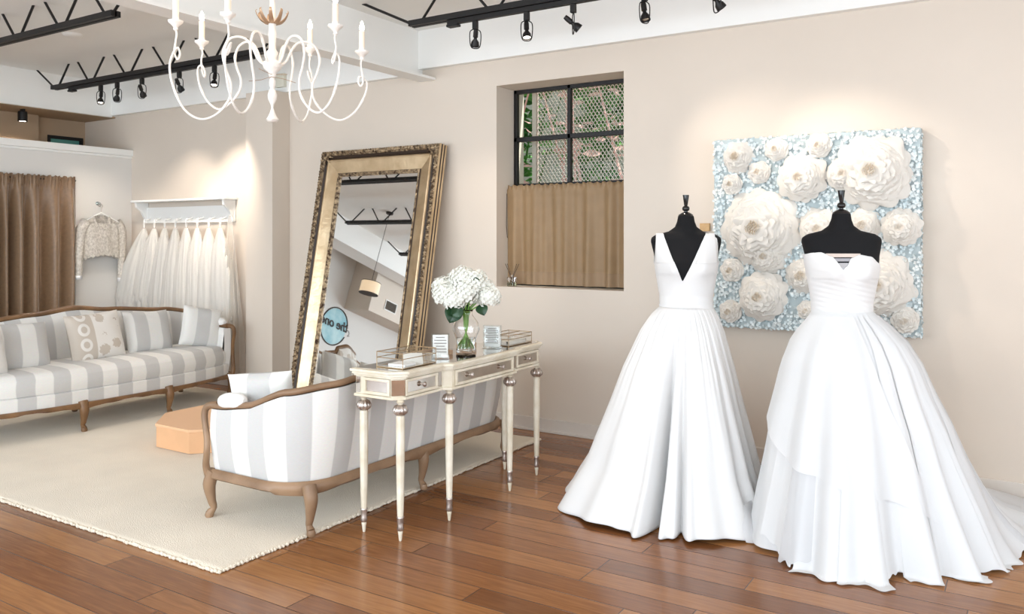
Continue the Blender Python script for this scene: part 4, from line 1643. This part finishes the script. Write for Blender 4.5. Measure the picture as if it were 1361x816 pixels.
G().grid(b1, NB, 40, close_u=True).make('bodice', M['satin'], g1, angle=80, solid=.003)
for sgn in (-1, 1):
    # wide strap from the bust over the shoulder to the back
    pts = []
    def strap(u, v, sgn=sgn):
        # v from front (z=1.36) up over the shoulder and down the back
        if v < .55:
            z = lerp(1.36, 1.520, v / .55)
            if sgn > 0:
                xi = lerp(.035, .118, v / .55)
                xo = lerp(.168, .150, v / .55)
            else:
                xi = -lerp(.075, .128, v / .55)
                xo = -lerp(.176, .166, v / .55)
            x = lerp(xi, xo, u)
            wv = tab(list(zip(ZS, WS)), z) + .007
            dv = tab(list(zip(ZS, DS)), z) + .007
            cv = tab(list(zip(ZS, CO)), z)
            k = max(0.0, 1 - min(1, abs(x / wv)) ** 2.2) ** (1 / 2.2)
            b = 0.036 * math.exp(-((z - 1.335) / .060) ** 2) * math.exp(-((x - sgn * .078) / .05) ** 2)
            y = -dv * k + cv - b * (k ** .5 if k > 0 else 0)
            p = Vector((x, y - .001, z + (.006 if v > .5 else 0)))
        else:
            q = (v - .55) / .45
            z = lerp(1.520, 1.40, q)
            x = sgn * lerp(lerp(.120, .10, q), lerp(.155, .150, q), u)
            wv = tab(list(zip(ZS, WS)), z) + .007
            dv = tab(list(zip(ZS, DS)), z) + .007
            cv = tab(list(zip(ZS, CO)), z)
            k = max(0.0, 1 - min(1, abs(x / wv)) ** 2.2) ** (1 / 2.2)
            y = dv * k + cv
            p = Vector((x, y, z + .004 * (1 - q)))
        return Vector((p.x * c1 - p.y * s1_, p.x * s1_ + p.y * c1, p.z))
    G().grid(strap, 10, 44).make('strap', M['satin'], g1, angle=80, solid=.002)
G().grid(lambda u, v: bod1(u, 0) + Vector((0, 0, lerp(-.012, .012, v))) + Vector((0, 0, 0)) + (bod1(u, 0) - Vector((0, 0, 1.12))) * .03, 90, 3, close_u=True).make('waistband', M['satin'], g1, angle=80)


def ang_tab(T, a):
    a = (a + 180) % 360 - 180
    T = sorted(T)
    T = [(T[-1][0] - 360, T[-1][1])] + T + [(T[0][0] + 360, T[0][1])]
    return stab(T, a)


H1 = [(-90, .70), (-67, .64), (-50, .595), (-37, .53), (-24, .47), (-12, .535), (8, .55), (22, .53), (34, .50), (52, .44), (70, .43), (90, .47), (130, .50), (180, .55), (-140, .58), (-115, .68)]
V1 = [(-31, 2.6, .24), (-15, 2.0, .10), (9, 5, .022), (30, 4, .05), (48, 5, .045), (-52, 7, .014), (-74, 6, .012), (72, 6, .05), (100, 7, .05), (140, 8, .07), (180, 8, .06), (-100, 7, .05), (-140, 8, .06)]


def skirt1(u, v):
    a = -180 + 360 * u
    z = lerp(1.118, 0.006, v)
    t = v
    rh = ang_tab(H1, a)
    f = tab([(0, 0), (.04, .08), (.12, .19), (.30, .37), (.47, .505), (.62, .63), (.78, .75), (.87, .86), (1, 1)], t)
    phi = a * D2R
    wv, dv = .146, .108
    rw = 1 / math.sqrt((math.sin(phi) / wv) ** 2 + (math.cos(phi) / dv) ** 2)
    r = rw + (rh - rw) * f
    fold = 0
    for (c, w_, d) in V1:
        da = (a - c + 180) % 360 - 180
        fold -= d * math.exp(-(da / (w_ * (1 + 1.6 * (1 - t)))) ** 2)
        fold += d * .35 * math.exp(-((abs(da) - 2.2 * w_) / (w_ * 1.4)) ** 2)
    r += fold * t ** 1.3 * .95
    r += (.004 * math.sin(a * .55) + .003 * math.sin(a * 1.11 + 1)) * (1 - t) ** 2 * min(1, t * 12)
    r += .010 * t * noise.noise(Vector((math.cos(phi) * 2.2, math.sin(phi) * 2.2, z * 1.3)))
    # hem lifts a little between folds
    if v > .93:
        z += .016 * (v - .93) / .07 * (1 + math.sin(a * .11 + 1.5)) * .6
    return Vector((r * math.sin(phi), -r * math.cos(phi), z))


G().grid(skirt1, 420, 80, close_u=True, uvf=lambda u, v, p: (u, v)).make('skirt', M['satin'], g1, angle=85, solid=.0025)
# petticoat peeping out at the right of the hem


def petti(u, v):
    a = lerp(18, 88, u)
    phi = a * D2R
    rr = ang_tab(H1, a) * lerp(.93, 1.0, v) + .05 * v + .018 * v * math.sin(u * 26) + .03 * v * math.sin(u * 9)
    return Vector((rr * math.sin(phi), -rr * math.cos(phi) + 0.02, lerp(.16, .006, v)))


G().grid(petti, 90, 10).make('petticoat', M['organzaf'], g1, angle=85)

# gown 2 ------------------------------------------------------------------
g2 = thing('organza_gown', 'white strapless sweetheart organza gown with layered ragged skirt and train', 'wedding dress', (D2[0], D2[1], 0), YAW)
c2, s2_ = math.cos(-0.10), math.sin(-0.10)
SW = [(-.20, 1.412), (-.165, 1.425), (-.135, 1.428), (-.095, 1.408), (-.052, 1.345), (-.035, 1.358), (0.0, 1.402), (.038, 1.416), (.09, 1.408), (.14, 1.375), (.17, 1.345), (.20, 1.33)]


def sweet_top(phi):
    zz = 1.2
    while zz < 1.45:
        p = torso(zz, phi, .007)
        xr = p.x * c2 - p.y * s2_
        lim = stab(SW, xr) if p.y < .03 else 1.33
        if zz > lim:
            break
        zz += .001
    return zz


tops2 = [sweet_top(2 * PI * i / NB) for i in range(NB)]


def b2(u, v):
    i = int(round(u * NB)) % NB
    p = torso(lerp(1.115, tops2[i], v), 2 * PI * i / NB, .007)
    wrap = .0012 * math.sin(p.z * 260 + p.x * 60) * (1 if p.z < 1.3 else .3)
    p = p * 1.0 + Vector((0, -wrap if p.y < 0 else wrap, 0))
    return Vector((p.x * c2 - p.y * s2_, p.x * s2_ + p.y * c2, p.z))


G().grid(b2, NB, 60, close_u=True).make('bodice', M['satin'], g2, angle=80, solid=.004)
# grey beige lining bands visible in the dip of the neckline
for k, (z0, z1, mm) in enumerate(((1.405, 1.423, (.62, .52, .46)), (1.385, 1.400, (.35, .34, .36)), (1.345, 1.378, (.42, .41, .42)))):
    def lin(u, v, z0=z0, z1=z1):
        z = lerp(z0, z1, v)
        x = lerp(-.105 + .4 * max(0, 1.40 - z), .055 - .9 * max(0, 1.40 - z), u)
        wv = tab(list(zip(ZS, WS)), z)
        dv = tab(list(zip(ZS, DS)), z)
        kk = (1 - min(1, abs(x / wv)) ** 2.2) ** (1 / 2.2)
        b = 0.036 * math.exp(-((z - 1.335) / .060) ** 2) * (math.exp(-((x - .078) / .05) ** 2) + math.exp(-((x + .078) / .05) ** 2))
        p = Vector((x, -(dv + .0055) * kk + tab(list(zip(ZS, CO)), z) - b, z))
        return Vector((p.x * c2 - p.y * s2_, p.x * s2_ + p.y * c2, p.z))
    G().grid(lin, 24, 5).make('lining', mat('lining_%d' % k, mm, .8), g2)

H2 = [(-90, .47), (-75, .49), (-60, .49), (-45, .52), (-30, .545), (-12, .55), (2, .50), (12, .52), (25, .55), (40, .60), (52, .66), (65, .72), (78, .84), (90, .98), (102, 1.20), (115, 1.38), (126, 1.20), (140, .95), (160, .62), (180, .50), (-150, .42), (-124, .38), (-108, .42)]
V2 = [(-35, 4, .035), (-14, 5, .03), (8, 5, .03), (27, 4, .035), (44, 4, .035), (58, 4, .04), (72, 5, .04), (88, 5, .035), (-60, 5, .03), (150, 9, .05), (-160, 9, .04)]


def skirt2(a, t, off=0.0, rag=0.0, seed=0.0, fa=1.0):
    z = lerp(1.135, 0.006, t)
    rh = ang_tab(H2, a)
    trainness = max(0, min(1, (rh - .62) / .5))
    fb = tab([(0, 0), (.03, .07), (.06, .15), (.13, .30), (.22, .42), (.34, .52), (.47, .64), (.62, .74), (.8, .87), (1, 1)], t)
    ft = tab([(0, 0), (.03, .04), (.06, .075), (.14, .15), (.25, .22), (.35, .27), (.42, .31), (.60, .42), (.75, .52), (.84, .60), (.91, .72), (.96, .86), (1, 1)], t)
    f = lerp(fb, ft, trainness)
    phi = a * D2R
    wv, dv = .146, .112
    rw = 1 / math.sqrt((math.sin(phi) / wv) ** 2 + (math.cos(phi) / dv) ** 2)
    r = rw + (rh - rw) * f
    fold = 0
    for (c, w_, d) in V2:
        da = (a - c - seed * 5 + 180) % 360 - 180
        fold -= d * math.exp(-(da / (w_ * (1 + 1.2 * (1 - t)))) ** 2)
        fold += d * .4 * math.exp(-((abs(da) - 2.2 * w_) / (w_ * 1.3)) ** 2)
    r += fold * t ** 1.2 * fa * (1 + .3 * trainness)
    r += .022 * t * noise.noise(Vector((math.cos(phi) * 4, math.sin(phi) * 4, z * 2.2 + seed)))
    r += off
    zz = z + .02 * trainness * t * (1 + noise.noise(Vector((r * 9, phi * 6, seed)))) * .6
    # keep the train clear of the wall behind
    sx_, sy_ = r * math.sin(phi), -r * math.cos(phi)
    wy = D2[1] + sx_ * math.sin(YAW) + sy_ * math.cos(YAW)
    if wy > YW - .05:
        k_ = (YW - .05 - D2[1]) / (wy - D2[1])
        sx_ *= k_
        sy_ *= k_
    return Vector((sx_, sy_, max(zz, .006)))


G().grid(lambda u, v: skirt2(-180 + 360 * u, v * .99), 720, 80, close_u=True).make('skirt', M['organza'], g2, angle=85)


def panel(a0, a1, tL, tR, off, seed, sheer=False, idx=0, wrap=False):
    """a loose organza layer tucked in at the waist, with a slanted lower edge from tL to tR"""
    def f(u, v):
        hem = lerp(tL, tR, u) + .006 * math.sin(u * 19 + seed * 7) + (.05 * math.sin(u * 5 + seed) if wrap else 0)
        t = .015 + (hem - .015) * v
        drift = 0 if wrap else 9 * math.sin(seed) * v * (1 - .4 * v)
        a = lerp(a0, a1, .5 + (u - .5) * (.55 + .45 * v)) + drift
        over = max(0, t - 1.0)
        edge = math.sin(PI * u) ** .35
        lift = (.013 + .003 * v + .004 * (seed > 5)) if wrap else .0030 + .0014 * idx + off * t ** 2.2 * (.4 + .6 * edge)
        p = skirt2(a, min(t, 1.0), lift + over * .8, 0, 0, 1.0)
        p += Vector((math.sin(a * D2R), -math.cos(a * D2R), 0)) * ((0 if wrap else .007) * (1 + math.sin(u * 9 + seed * 3)) * v * v)
        if over > 0:
            p.z = .006 + .004 * math.sin(u * 9 + seed) ** 2
        return p
    G().grid(f, 300 if wrap else 90, 70).make('organza_panel', M['organzaf'] if sheer else M['organza'], g2, angle=85)


pan = [(-75, -50, .93, 1.0, .010, 1.2, False), (-56, -34, 1.0, .95, .018, 2.7, True), (-44, -20, 1.05, 1.0, .022, 3.1, False), (-24, -2, 1.02, 1.07, .026, 6.3, False), (-6, 14, .97, .99, .016, 5.6, False), (8, 26, 1.06, .99, .022, 9.4, False),
       (20, 38, .99, 1.07, .018, 7.2, False), (30, 50, 1.03, .98, .026, 12.5, False), (44, 62, .97, 1.04, .018, 3.3, False), (54, 76, 1.04, .98, .026, 6.5, False), (66, 86, .97, 1.03, .018, 9.5, True), (76, 100, 1.02, .99, .022, 12.2, False), (90, 118, 1.0, 1.0, .02, 3.4, True),
       (-110, 10, .22, .60, .010, 3.0, False), (-105, 30, .40, .85, .006, 6.4, False)]
for k_, p in enumerate(pan):
    panel(*p, idx=k_ % 4, wrap=p[4] < .0105 and p[0] < -100)

# ------------------------------------------------------------------ paper flower wall panel
def on_wall(px, py, Y):
    a = (px - 680.5) / 1088
    rx = -math.sin(YAW) + math.cos(YAW) * a
    ry = math.cos(YAW) + math.sin(YAW) * a
    t = Y / ry
    return rx * t, 1.5 + (316 - py) / 1088 * t, t


AX0, AX1, AZ0, AZ1 = -1.785, -0.535, 0.908, 2.153
art = thing('paper_flower_panel', 'square wall panel of white paper roses over pale blue florets', 'wall art', ((AX0 + AX1) / 2, 5.42, (AZ0 + AZ1) / 2))
ax, az = (AX1 - AX0) / 2, (AZ1 - AZ0) / 2
G().box(-ax, ax, -.02, .078, -az, az).make('canvas', M['canvas'], art, smooth=False)
g = G()
for i in range(5200):
    side = rnd.random()
    if side < .86:
        c = Vector((rnd.uniform(-ax, ax), -.024 - rnd.uniform(0, .016), rnd.uniform(-az, az)))
        q0 = Matrix.Rotation(PI / 2, 3, 'X')
    else:
        e = rnd.choice((-1, 1))
        if rnd.random() < .5:
            c = Vector((e * ax, rnd.uniform(-.02, .06), rnd.uniform(-az, az)))
            q0 = Matrix.Rotation(e * PI / 2, 3, 'Y')
        else:
            c = Vector((rnd.uniform(-ax, ax), rnd.uniform(-.02, .06), e * az))
            q0 = Matrix.Rotation(0 if e > 0 else PI, 3, 'X')
    q = q0 @ Matrix.Rotation(rnd.uniform(-.6, .6), 3, 'X') @ Matrix.Rotation(rnd.uniform(-.6, .6), 3, 'Y') @ Matrix.Rotation(rnd.uniform(0, 1.6), 3, 'Z')
    s_ = rnd.uniform(.010, .015)
    for p in range(4):
        R_ = Matrix.Rotation(p * PI / 2, 3, 'Z')
        g.add([c + q @ (R_ @ (Vector(x) * s_)) for x in ((0, 0, 0), (.5, -.5, .2), (1, 0, .3), (.5, .5, .2))], [(0, 1, 2, 3)])
fl_ = g.make('florets', M['floret'], art, smooth=False)
fl_['kind'] = 'stuff'


def rose(px, py, rp, depth=0.0, dense=False):
    x, z, t = on_wall(px, py, 5.38)
    R_ = rp * t / 1088
    ro = bpy.data.objects
    g = G()
    rings = 7 if R_ > .12 else 5
    base = Vector((x - (AX0 + AX1) / 2, -.045 - depth, z - (AZ0 + AZ1) / 2))
    for k in range(rings):
        f = 1 - k / rings
        rr = R_ * (0.22 + .78 * f)
        n = max(5, int(9 * f + 3)) if R_ > .1 else 6
        tilt_ = lerp(.25, 1.15, k / (rings - 1)) * (1)
        a0 = rnd.uniform(0, 6)
        for j in range(n):
            a = a0 + 2 * PI * j / n + rnd.uniform(-.08, .08)
            wd = rr * math.sin(PI / n) * 1.75
            L_ = rr * rnd.uniform(.92, 1.04)
            tl = tilt_ + rnd.uniform(-.08, .08)
            ca, sa = math.cos(a), math.sin(a)
            wob = rnd.uniform(0, 6)

            def pf(u, v):
                # petal: v from centre to tip
                s_ = (u - .5) * 2
                wv = wd * (math.sin(PI * min(1, .12 + .70 * v)) ** .7) 
                rad = L_ * v * (1 - .24 * s_ * s_ * v * v)
                h_ = rad * math.tan(tl * .55) * (1 - .55 * v) + .30 * rr * .25 * s_ * s_ * v
                # curl back at the rim
                h_ -= .21 * rr * max(0, v - .72) / .28
                h_ += .012 * rr * math.sin(s_ * 5 + wob) * v
                lx = rad
                ly = s_ * wv
                return base + Vector((lx * ca - ly * sa, -(h_ + k * .013 * (R_ / .12) ** .5), lx * sa + ly * ca))
            g.grid(pf, 7, 7)
    o = g.make('paper_rose', M['paper'], art, angle=60)
    # tightly curled tan centre
    g = G()
    rc = R_ * (.15 if R_ > .12 else .24)
    for j in range(34):
        a = j * 2.39996
        q = math.sqrt((j + .5) / 34)
        c = base + Vector((rc * q * math.cos(a), -.014 - rings * .013 * (R_ / .12) ** .5 - .012 * (1 - q), rc * q * math.sin(a)))
        s_ = rc * .30
        R3 = Matrix.Rotation(a, 3, 'Y')
        g.grid(lambda u, v: c + R3 @ Vector(((u - .5) * 2 * s_, -v * s_ * 1.5, s_ * .5 * math.cos((u - .5) * 4))), 4, 2)
    g.make('rose_centre', M['paperc'], o, smooth=True)
    return o


RO = [(583, 205, 138, .03), (185, 402, 146, .02), (480, 215, 70, .0), (333, 228, 92, .02), (195, 640, 94, .02), (600, 600, 125, .01), (395, 405, 80, .0), (545, 393, 64, .0), (678, 400, 72, .01), (335, 568, 66, .0), (108, 155, 60, .0),
      (243, 128, 42, .0), (392, 115, 44, .0), (183, 208, 40, .0), (88, 250, 37, .0), (88, 550, 42, .0), (82, 693, 40, .0), (693, 725, 46, .0), (350, 690, 34, .0), (210, 500, 70, 0.0)]
for (x, y, r, dp) in RO:
    rose(940 + x / 2.632, 150 + y / 2.632, r / 2.632, dp)

# ------------------------------------------------------------------ doorway drape
dr = thing('doorway_drape', 'floor length taupe satin drape hanging in the partition doorway', 'curtain', (0, 0, 0))
DXp = -8.46


def drape(u, v):
    y = lerp(3.3, 4.845, u)
    z = lerp(0.02, 2.135, v)
    k = 1 - .72 * max(0, (v - .72) / .28) ** 1.2
    a = .062 * k
    ph = y * 40 + 1.2 * math.sin(y * 9) + .5 * noise.noise(Vector((y * 3, z * .7, 1)))
    x = DXp + a * math.sin(ph) + .018 * k * math.sin(ph * .43 + 2)
    if v > .94:
        x += .010 * math.sin(y * 190)
        z += .008 * math.sin(y * 120)
    return Vector((x, y, z))


G().grid(drape, 340, 50).make('fabric', M['drape'], dr, angle=85, solid=.002)
G().tube([(DXp - .026, 3.21, 2.10), (DXp - .026, 4.855, 2.10)], .006, 8).make('curtain_rod', M['black'], dr)

# ------------------------------------------------------------------ lace jacket on its hook
hk = thing('wall_hook', 'small metal wall hook above the lace jacket', 'hook', (PX + .001, 5.10, 1.87))
G().lathe([(0, 0), (.020, 0), (.020, .004), (.008, .012), (.006, .03), (.014, .036), (.014, .042), (0, .046)], 16, mtx=Matrix.Rotation(PI / 2, 4, 'Y')).make('rosette', mat('mercury_glass', (.45, .5, .5), .2, metal=.7), hk)
G().tube(spline([(.02, 0, -.004), (.03, 0, -.03), (.05, 0, -.03), (.056, 0, -.008)], 5), .004, 6).make('hook', M['silver'], hk)
jk = thing('lace_jacket', 'cropped ivory lace jacket with long sleeves hanging beside the doorway drape', 'jacket', (PX + .075, 5.10, 1.428))
jk.scale = (1.0, 1.04, 1.2)
# hanger
G().tube(spline([(0, .0, .36), (.0, .012, .345), (0, 0, .31), (0, 0, .285)], 5), .003, 6).make('hanger_hook', M['silver'], jk)
hg = G().tube([(0, -.19, .20), (0, -.05, .265), (0, 0, .285), (0, .05, .265), (0, .19, .20)], .007, 8).make('hanger', M['white'], jk)


def jacket(u, v):
    a = u * 2 * PI
    z = lerp(-.09, .26, v)
    w_ = tab([(-.09, .205), (0.0, .20), (.12, .215), (.19, .20), (.225, .13), (.26, .065)], z)
    d_ = tab([(-.09, .055), (.1, .062), (.2, .045), (.26, .03)], z)
    x = d_ * math.cos(a)
    y = w_ * math.sin(a)
    if v < .05:
        z += .02 * math.cos(2 * math.asin(max(-1, min(1, math.sin(a))))) - .03 + .008 * math.sin(a * 24)
    x += .006 * math.sin(a * 9 + z * 10)
    # scooped front neckline
    if v > .8 and math.cos(a) > 0:
        z -= .11 * (v - .8) / .2 * math.cos(a)
    return Vector((x, y, z))


G().grid(jacket, 90, 34, close_u=True).make('body', M['lace'], jk, angle=85, solid=.003)
for sgn, ln in ((-1, 1.0), (1, 1.12)):
    pts = spline([(0, sgn * .165, .195), (.005, sgn * .215, .13), (.005, sgn * (.235 if sgn < 0 else .225), -.02), (.012, sgn * (.245 if sgn < 0 else .215), -.16), (.014, sgn * (.25 if sgn < 0 else .205), -.29 * ln)], 6)
    k = len(pts)
    sl = G().tube(pts, [lerp(.052, .030, i / k) for i in range(k)], 16, caps=False).make('sleeve', M['lace'], jk, angle=85, solid=.002)
    e = pts[-1]
    G().tube([e + Vector((0, 0, .022)), e - Vector((0, 0, .014))], .033, 16, caps=False).make('cuff', M['satin'], sl, solid=.002)
g = G()
for i in range(22):
    a = i / 21 * PI - PI / 2
    p = Vector((.055 * math.cos(a) * .8 + .005, .082 * math.sin(a), .235 - .095 * math.cos(a)))
    g.tube([p + Vector((0, -.006, .008)), p + Vector((.012, 0, 0)), p + Vector((0, .006, -.008))], .010, 6)
g.make('collar_ruffle', M['lace'], jk)

# ------------------------------------------------------------------ peg shelf with tulle underskirts
RXa, RXb = -8.22, -6.74
sh = thing('peg_shelf', 'white painted wall shelf with turned pegs on the left wall', 'shelf', ((RXa + RXb) / 2, 5.497, 1.66))
hl_ = (RXb - RXa) / 2
G().box(-hl_ - .04, hl_ + .03, -.17, 0, .222, .245).make('shelf_board', M['white'], sh, smooth=False, bevel=.004)
G().box(-hl_, hl_, -.022, 0, .0, .17).make('peg_rail', M['white'], sh, smooth=False, bevel=.003)
for x in (-hl_ + .02, hl_ - .02):
    pr_ = [(0, 0), (-.03, .0), (-.04, .05), (-.08, .12), (-.14, .17), (-.15, .222), (0, .222)]
    G().prism(pr_, -.016, .016, Matrix.Translation((x, -.001, 0)) @ Matrix(((0, 0, 1, 0), (1, 0, 0, 0), (0, 1, 0, 0), (0, 0, 0, 1)))).make('bracket', M['white'], sh, smooth=False, bevel=.003)
NP = 8
pegs = [lerp(RXa + .10, RXb - .12, i / (NP - 1)) for i in range(NP)]
for x in pegs:
    mt = Matrix.Translation((x - (RXa + RXb) / 2, -.022, .05)) @ Matrix.Rotation(PI / 2 + .3, 4, 'X')
    G().lathe([(.014, -.004), (.008, .01), (.007, .05), (.015, .06), (.012, .072), (0, .076)], 12, mtx=mt).make('peg', M['white'], sh)
OR = ['first', 'second', 'third', 'fourth', 'fifth', 'sixth', 'seventh', 'eighth']
for i, x in enumerate(pegs):
    r3 = random.Random(40 + i)
    t = thing('tulle_underskirt', 'ivory tulle underskirt on the peg shelf, ' + OR[i] + ' peg from the left', 'underskirt', (x, 5.40, 1.60), 0, 'tulle underskirts on the peg shelf')
    lp = [Vector((.0 + .010 * math.cos(a), .0, .052 + .045 * math.sin(a))) for a in [j * 2 * PI / 12 for j in range(13)]]
    lp = [Vector((p.x + 0.022 * math.sin(j), p.y, p.z)) if False else p for j, p in enumerate(lp)]
    G().tube(lp, .0035, 6).make('hanging_loop', M['white'], t)
    ln = [1.06, .98, 1.08, 1.10, 1.12, 1.10, 1.15, 1.12][i]
    sw = [-.22, -.11, -.05, -.02, .02, .03, .05, .08][i]
    wd = [.20, .17, .15, .15, .15, .15, .15, .15][i]
    for layer in range(3):
        def ve(u, v, layer=layer):
            a = u * 2 * PI
            z = -v * (ln - .07 * layer - .03) * (1 - .04 * math.cos(a * 3 + i))
            tt = v
            r = (.022 + (wd - .022) * (1 - (1 - tt) ** 3.2)) * (1 + .03 * layer)
            if i < 3 and tt > .86:
                r *= 1 - .75 * ((tt - .86) / .14) ** 2
            r *= 1 + .07 * math.sin(a * 11 + i + layer * 2) * min(1, tt * 4) + .10 * noise.noise(Vector((math.cos(a) * 3, math.sin(a) * 3, tt * 3 + i * 4 + layer * 9)))
            return Vector((sw * tt ** 1.1 + r * math.cos(a), max(-.36, r * math.sin(a) * .55 - .03 * tt), z))
        nm = ('outer_layer', 'middle_layer', 'inner_layer')[layer]
        G().grid(ve, 90, 30, close_u=True).make(nm, M['tulle'], t, angle=85)
# long veil at the right-hand end
t = thing('long_veil', 'long sheer ivory veil trailing right of the tulle underskirts', 'veil', (RXb + .05, 5.40, 1.72))
G().grid(lambda u, v: Vector((lerp(-.02, .02, u) + (u - .35) * .42 * v ** .8, -.02 + .03 * math.sin(u * 30 + v * 3) * v - .05 * v, -v * 1.55)), 60, 24).make('tulle', mat('sheer_tulle', (.75, .70, .63), .9, translucent=.3, transparent=.55), t, angle=85)

# ------------------------------------------------------------------ things seen in the mirror
sg = thing('round_sign', 'round aqua wall sign reading the one in a dark ring, reflected in the mirror', 'sign', (-9.899, 0.22, 1.90), PI / 2)
sg.scale = (1.15, 1.15, 1.15)
G().lathe([(0, .001), (.262, .002), (.262, .0)], 48, mtx=Matrix.Rotation(PI / 2, 4, 'X')).make('colour_wash', M['bluepaint'], sg, smooth=False)
rp = [Vector((.275 * math.cos(a), -.004, .275 * math.sin(a))) for a in [D2R * q for q in range(-160, 166, 5)]]
G().tube(rp, .009, 8).make('ring', M['ink'], sg)
cu = bpy.data.curves.new('lettering', 'FONT')
cu.body = 'the one'
cu.size = .19
cu.shear = .25
cu.align_x = 'CENTER'
cu.extrude = .003
cu.offset = .003
tmp = bpy.data.objects.new('lettering_curve', cu)
COL.objects.link(tmp)
bpy.context.view_layer.update()
lm = bpy.data.meshes.new_from_object(tmp.evaluated_get(bpy.context.evaluated_depsgraph_get()))
bpy.data.objects.remove(tmp)
lm.materials.clear()
lm.materials.append(M['ink'])
to = bpy.data.objects.new('lettering', lm)
COL.objects.link(to)
to.parent = sg
to.location = (0, -.008, -.02)
to.rotation_euler = (PI / 2, 0, 0)
G().tube(spline([(-.26, -.006, .0), (-.30, -.006, .02), (-.34, -.006, -.02), (-.32, -.006, -.06), (-.36, -.006, -.05)], 5), .003, 6).make('flourish', M['ink'], sg)

pd = thing('drum_pendant', 'cream drum shade pendant lamp reflected in the mirror', 'pendant lamp', (-7.8, 1.85, 2.10))
G().lathe([(.135, -.085), (.135, .085)], 32).make('shade', M['shade'], pd, solid=.003)
G().lathe([(.137, -.088), (.139, -.088), (.139, -.080), (.137, -.080)], 32).lathe([(.137, .080), (.139, .080), (.139, .088), (.137, .088)], 32).make('trim_band', M['ink'], pd)
G().tube([(0, 0, .06), (0, 0, 1.148)], .004, 6).lathe([(0, 1.12), (.05, 1.125), (.055, 1.149), (0, 1.149)], 20).make('cord', M['ink'], pd)
G().lathe([(0, -.03), (.025, -.02), (.03, .01), (.015, .04), (.012, .06), (0, .06)], 14).make('bulb', M['bulb'], pd)
vn = thing('air_vent', 'slatted dark air vent on the soffit reflected in the mirror', 'vent', (-9.348, -0.42, 2.47))
g = G()
for (a, b, c_, d) in ((-.16, .16, -.09, -.075), (-.16, .16, .075, .09), (-.16, -.145, -.075, .075), (.145, .16, -.075, .075)):
    g.box(0, .01, a, b, c_, d)
g.make('frame', M['white'], vn, smooth=False)
g = G()
for k in range(12):
    y = -.135 + k * .0245
    g.box(.0, .008, y, y + .012, -.075, .075)
g.make('slats', M['ventm'], vn, smooth=False)
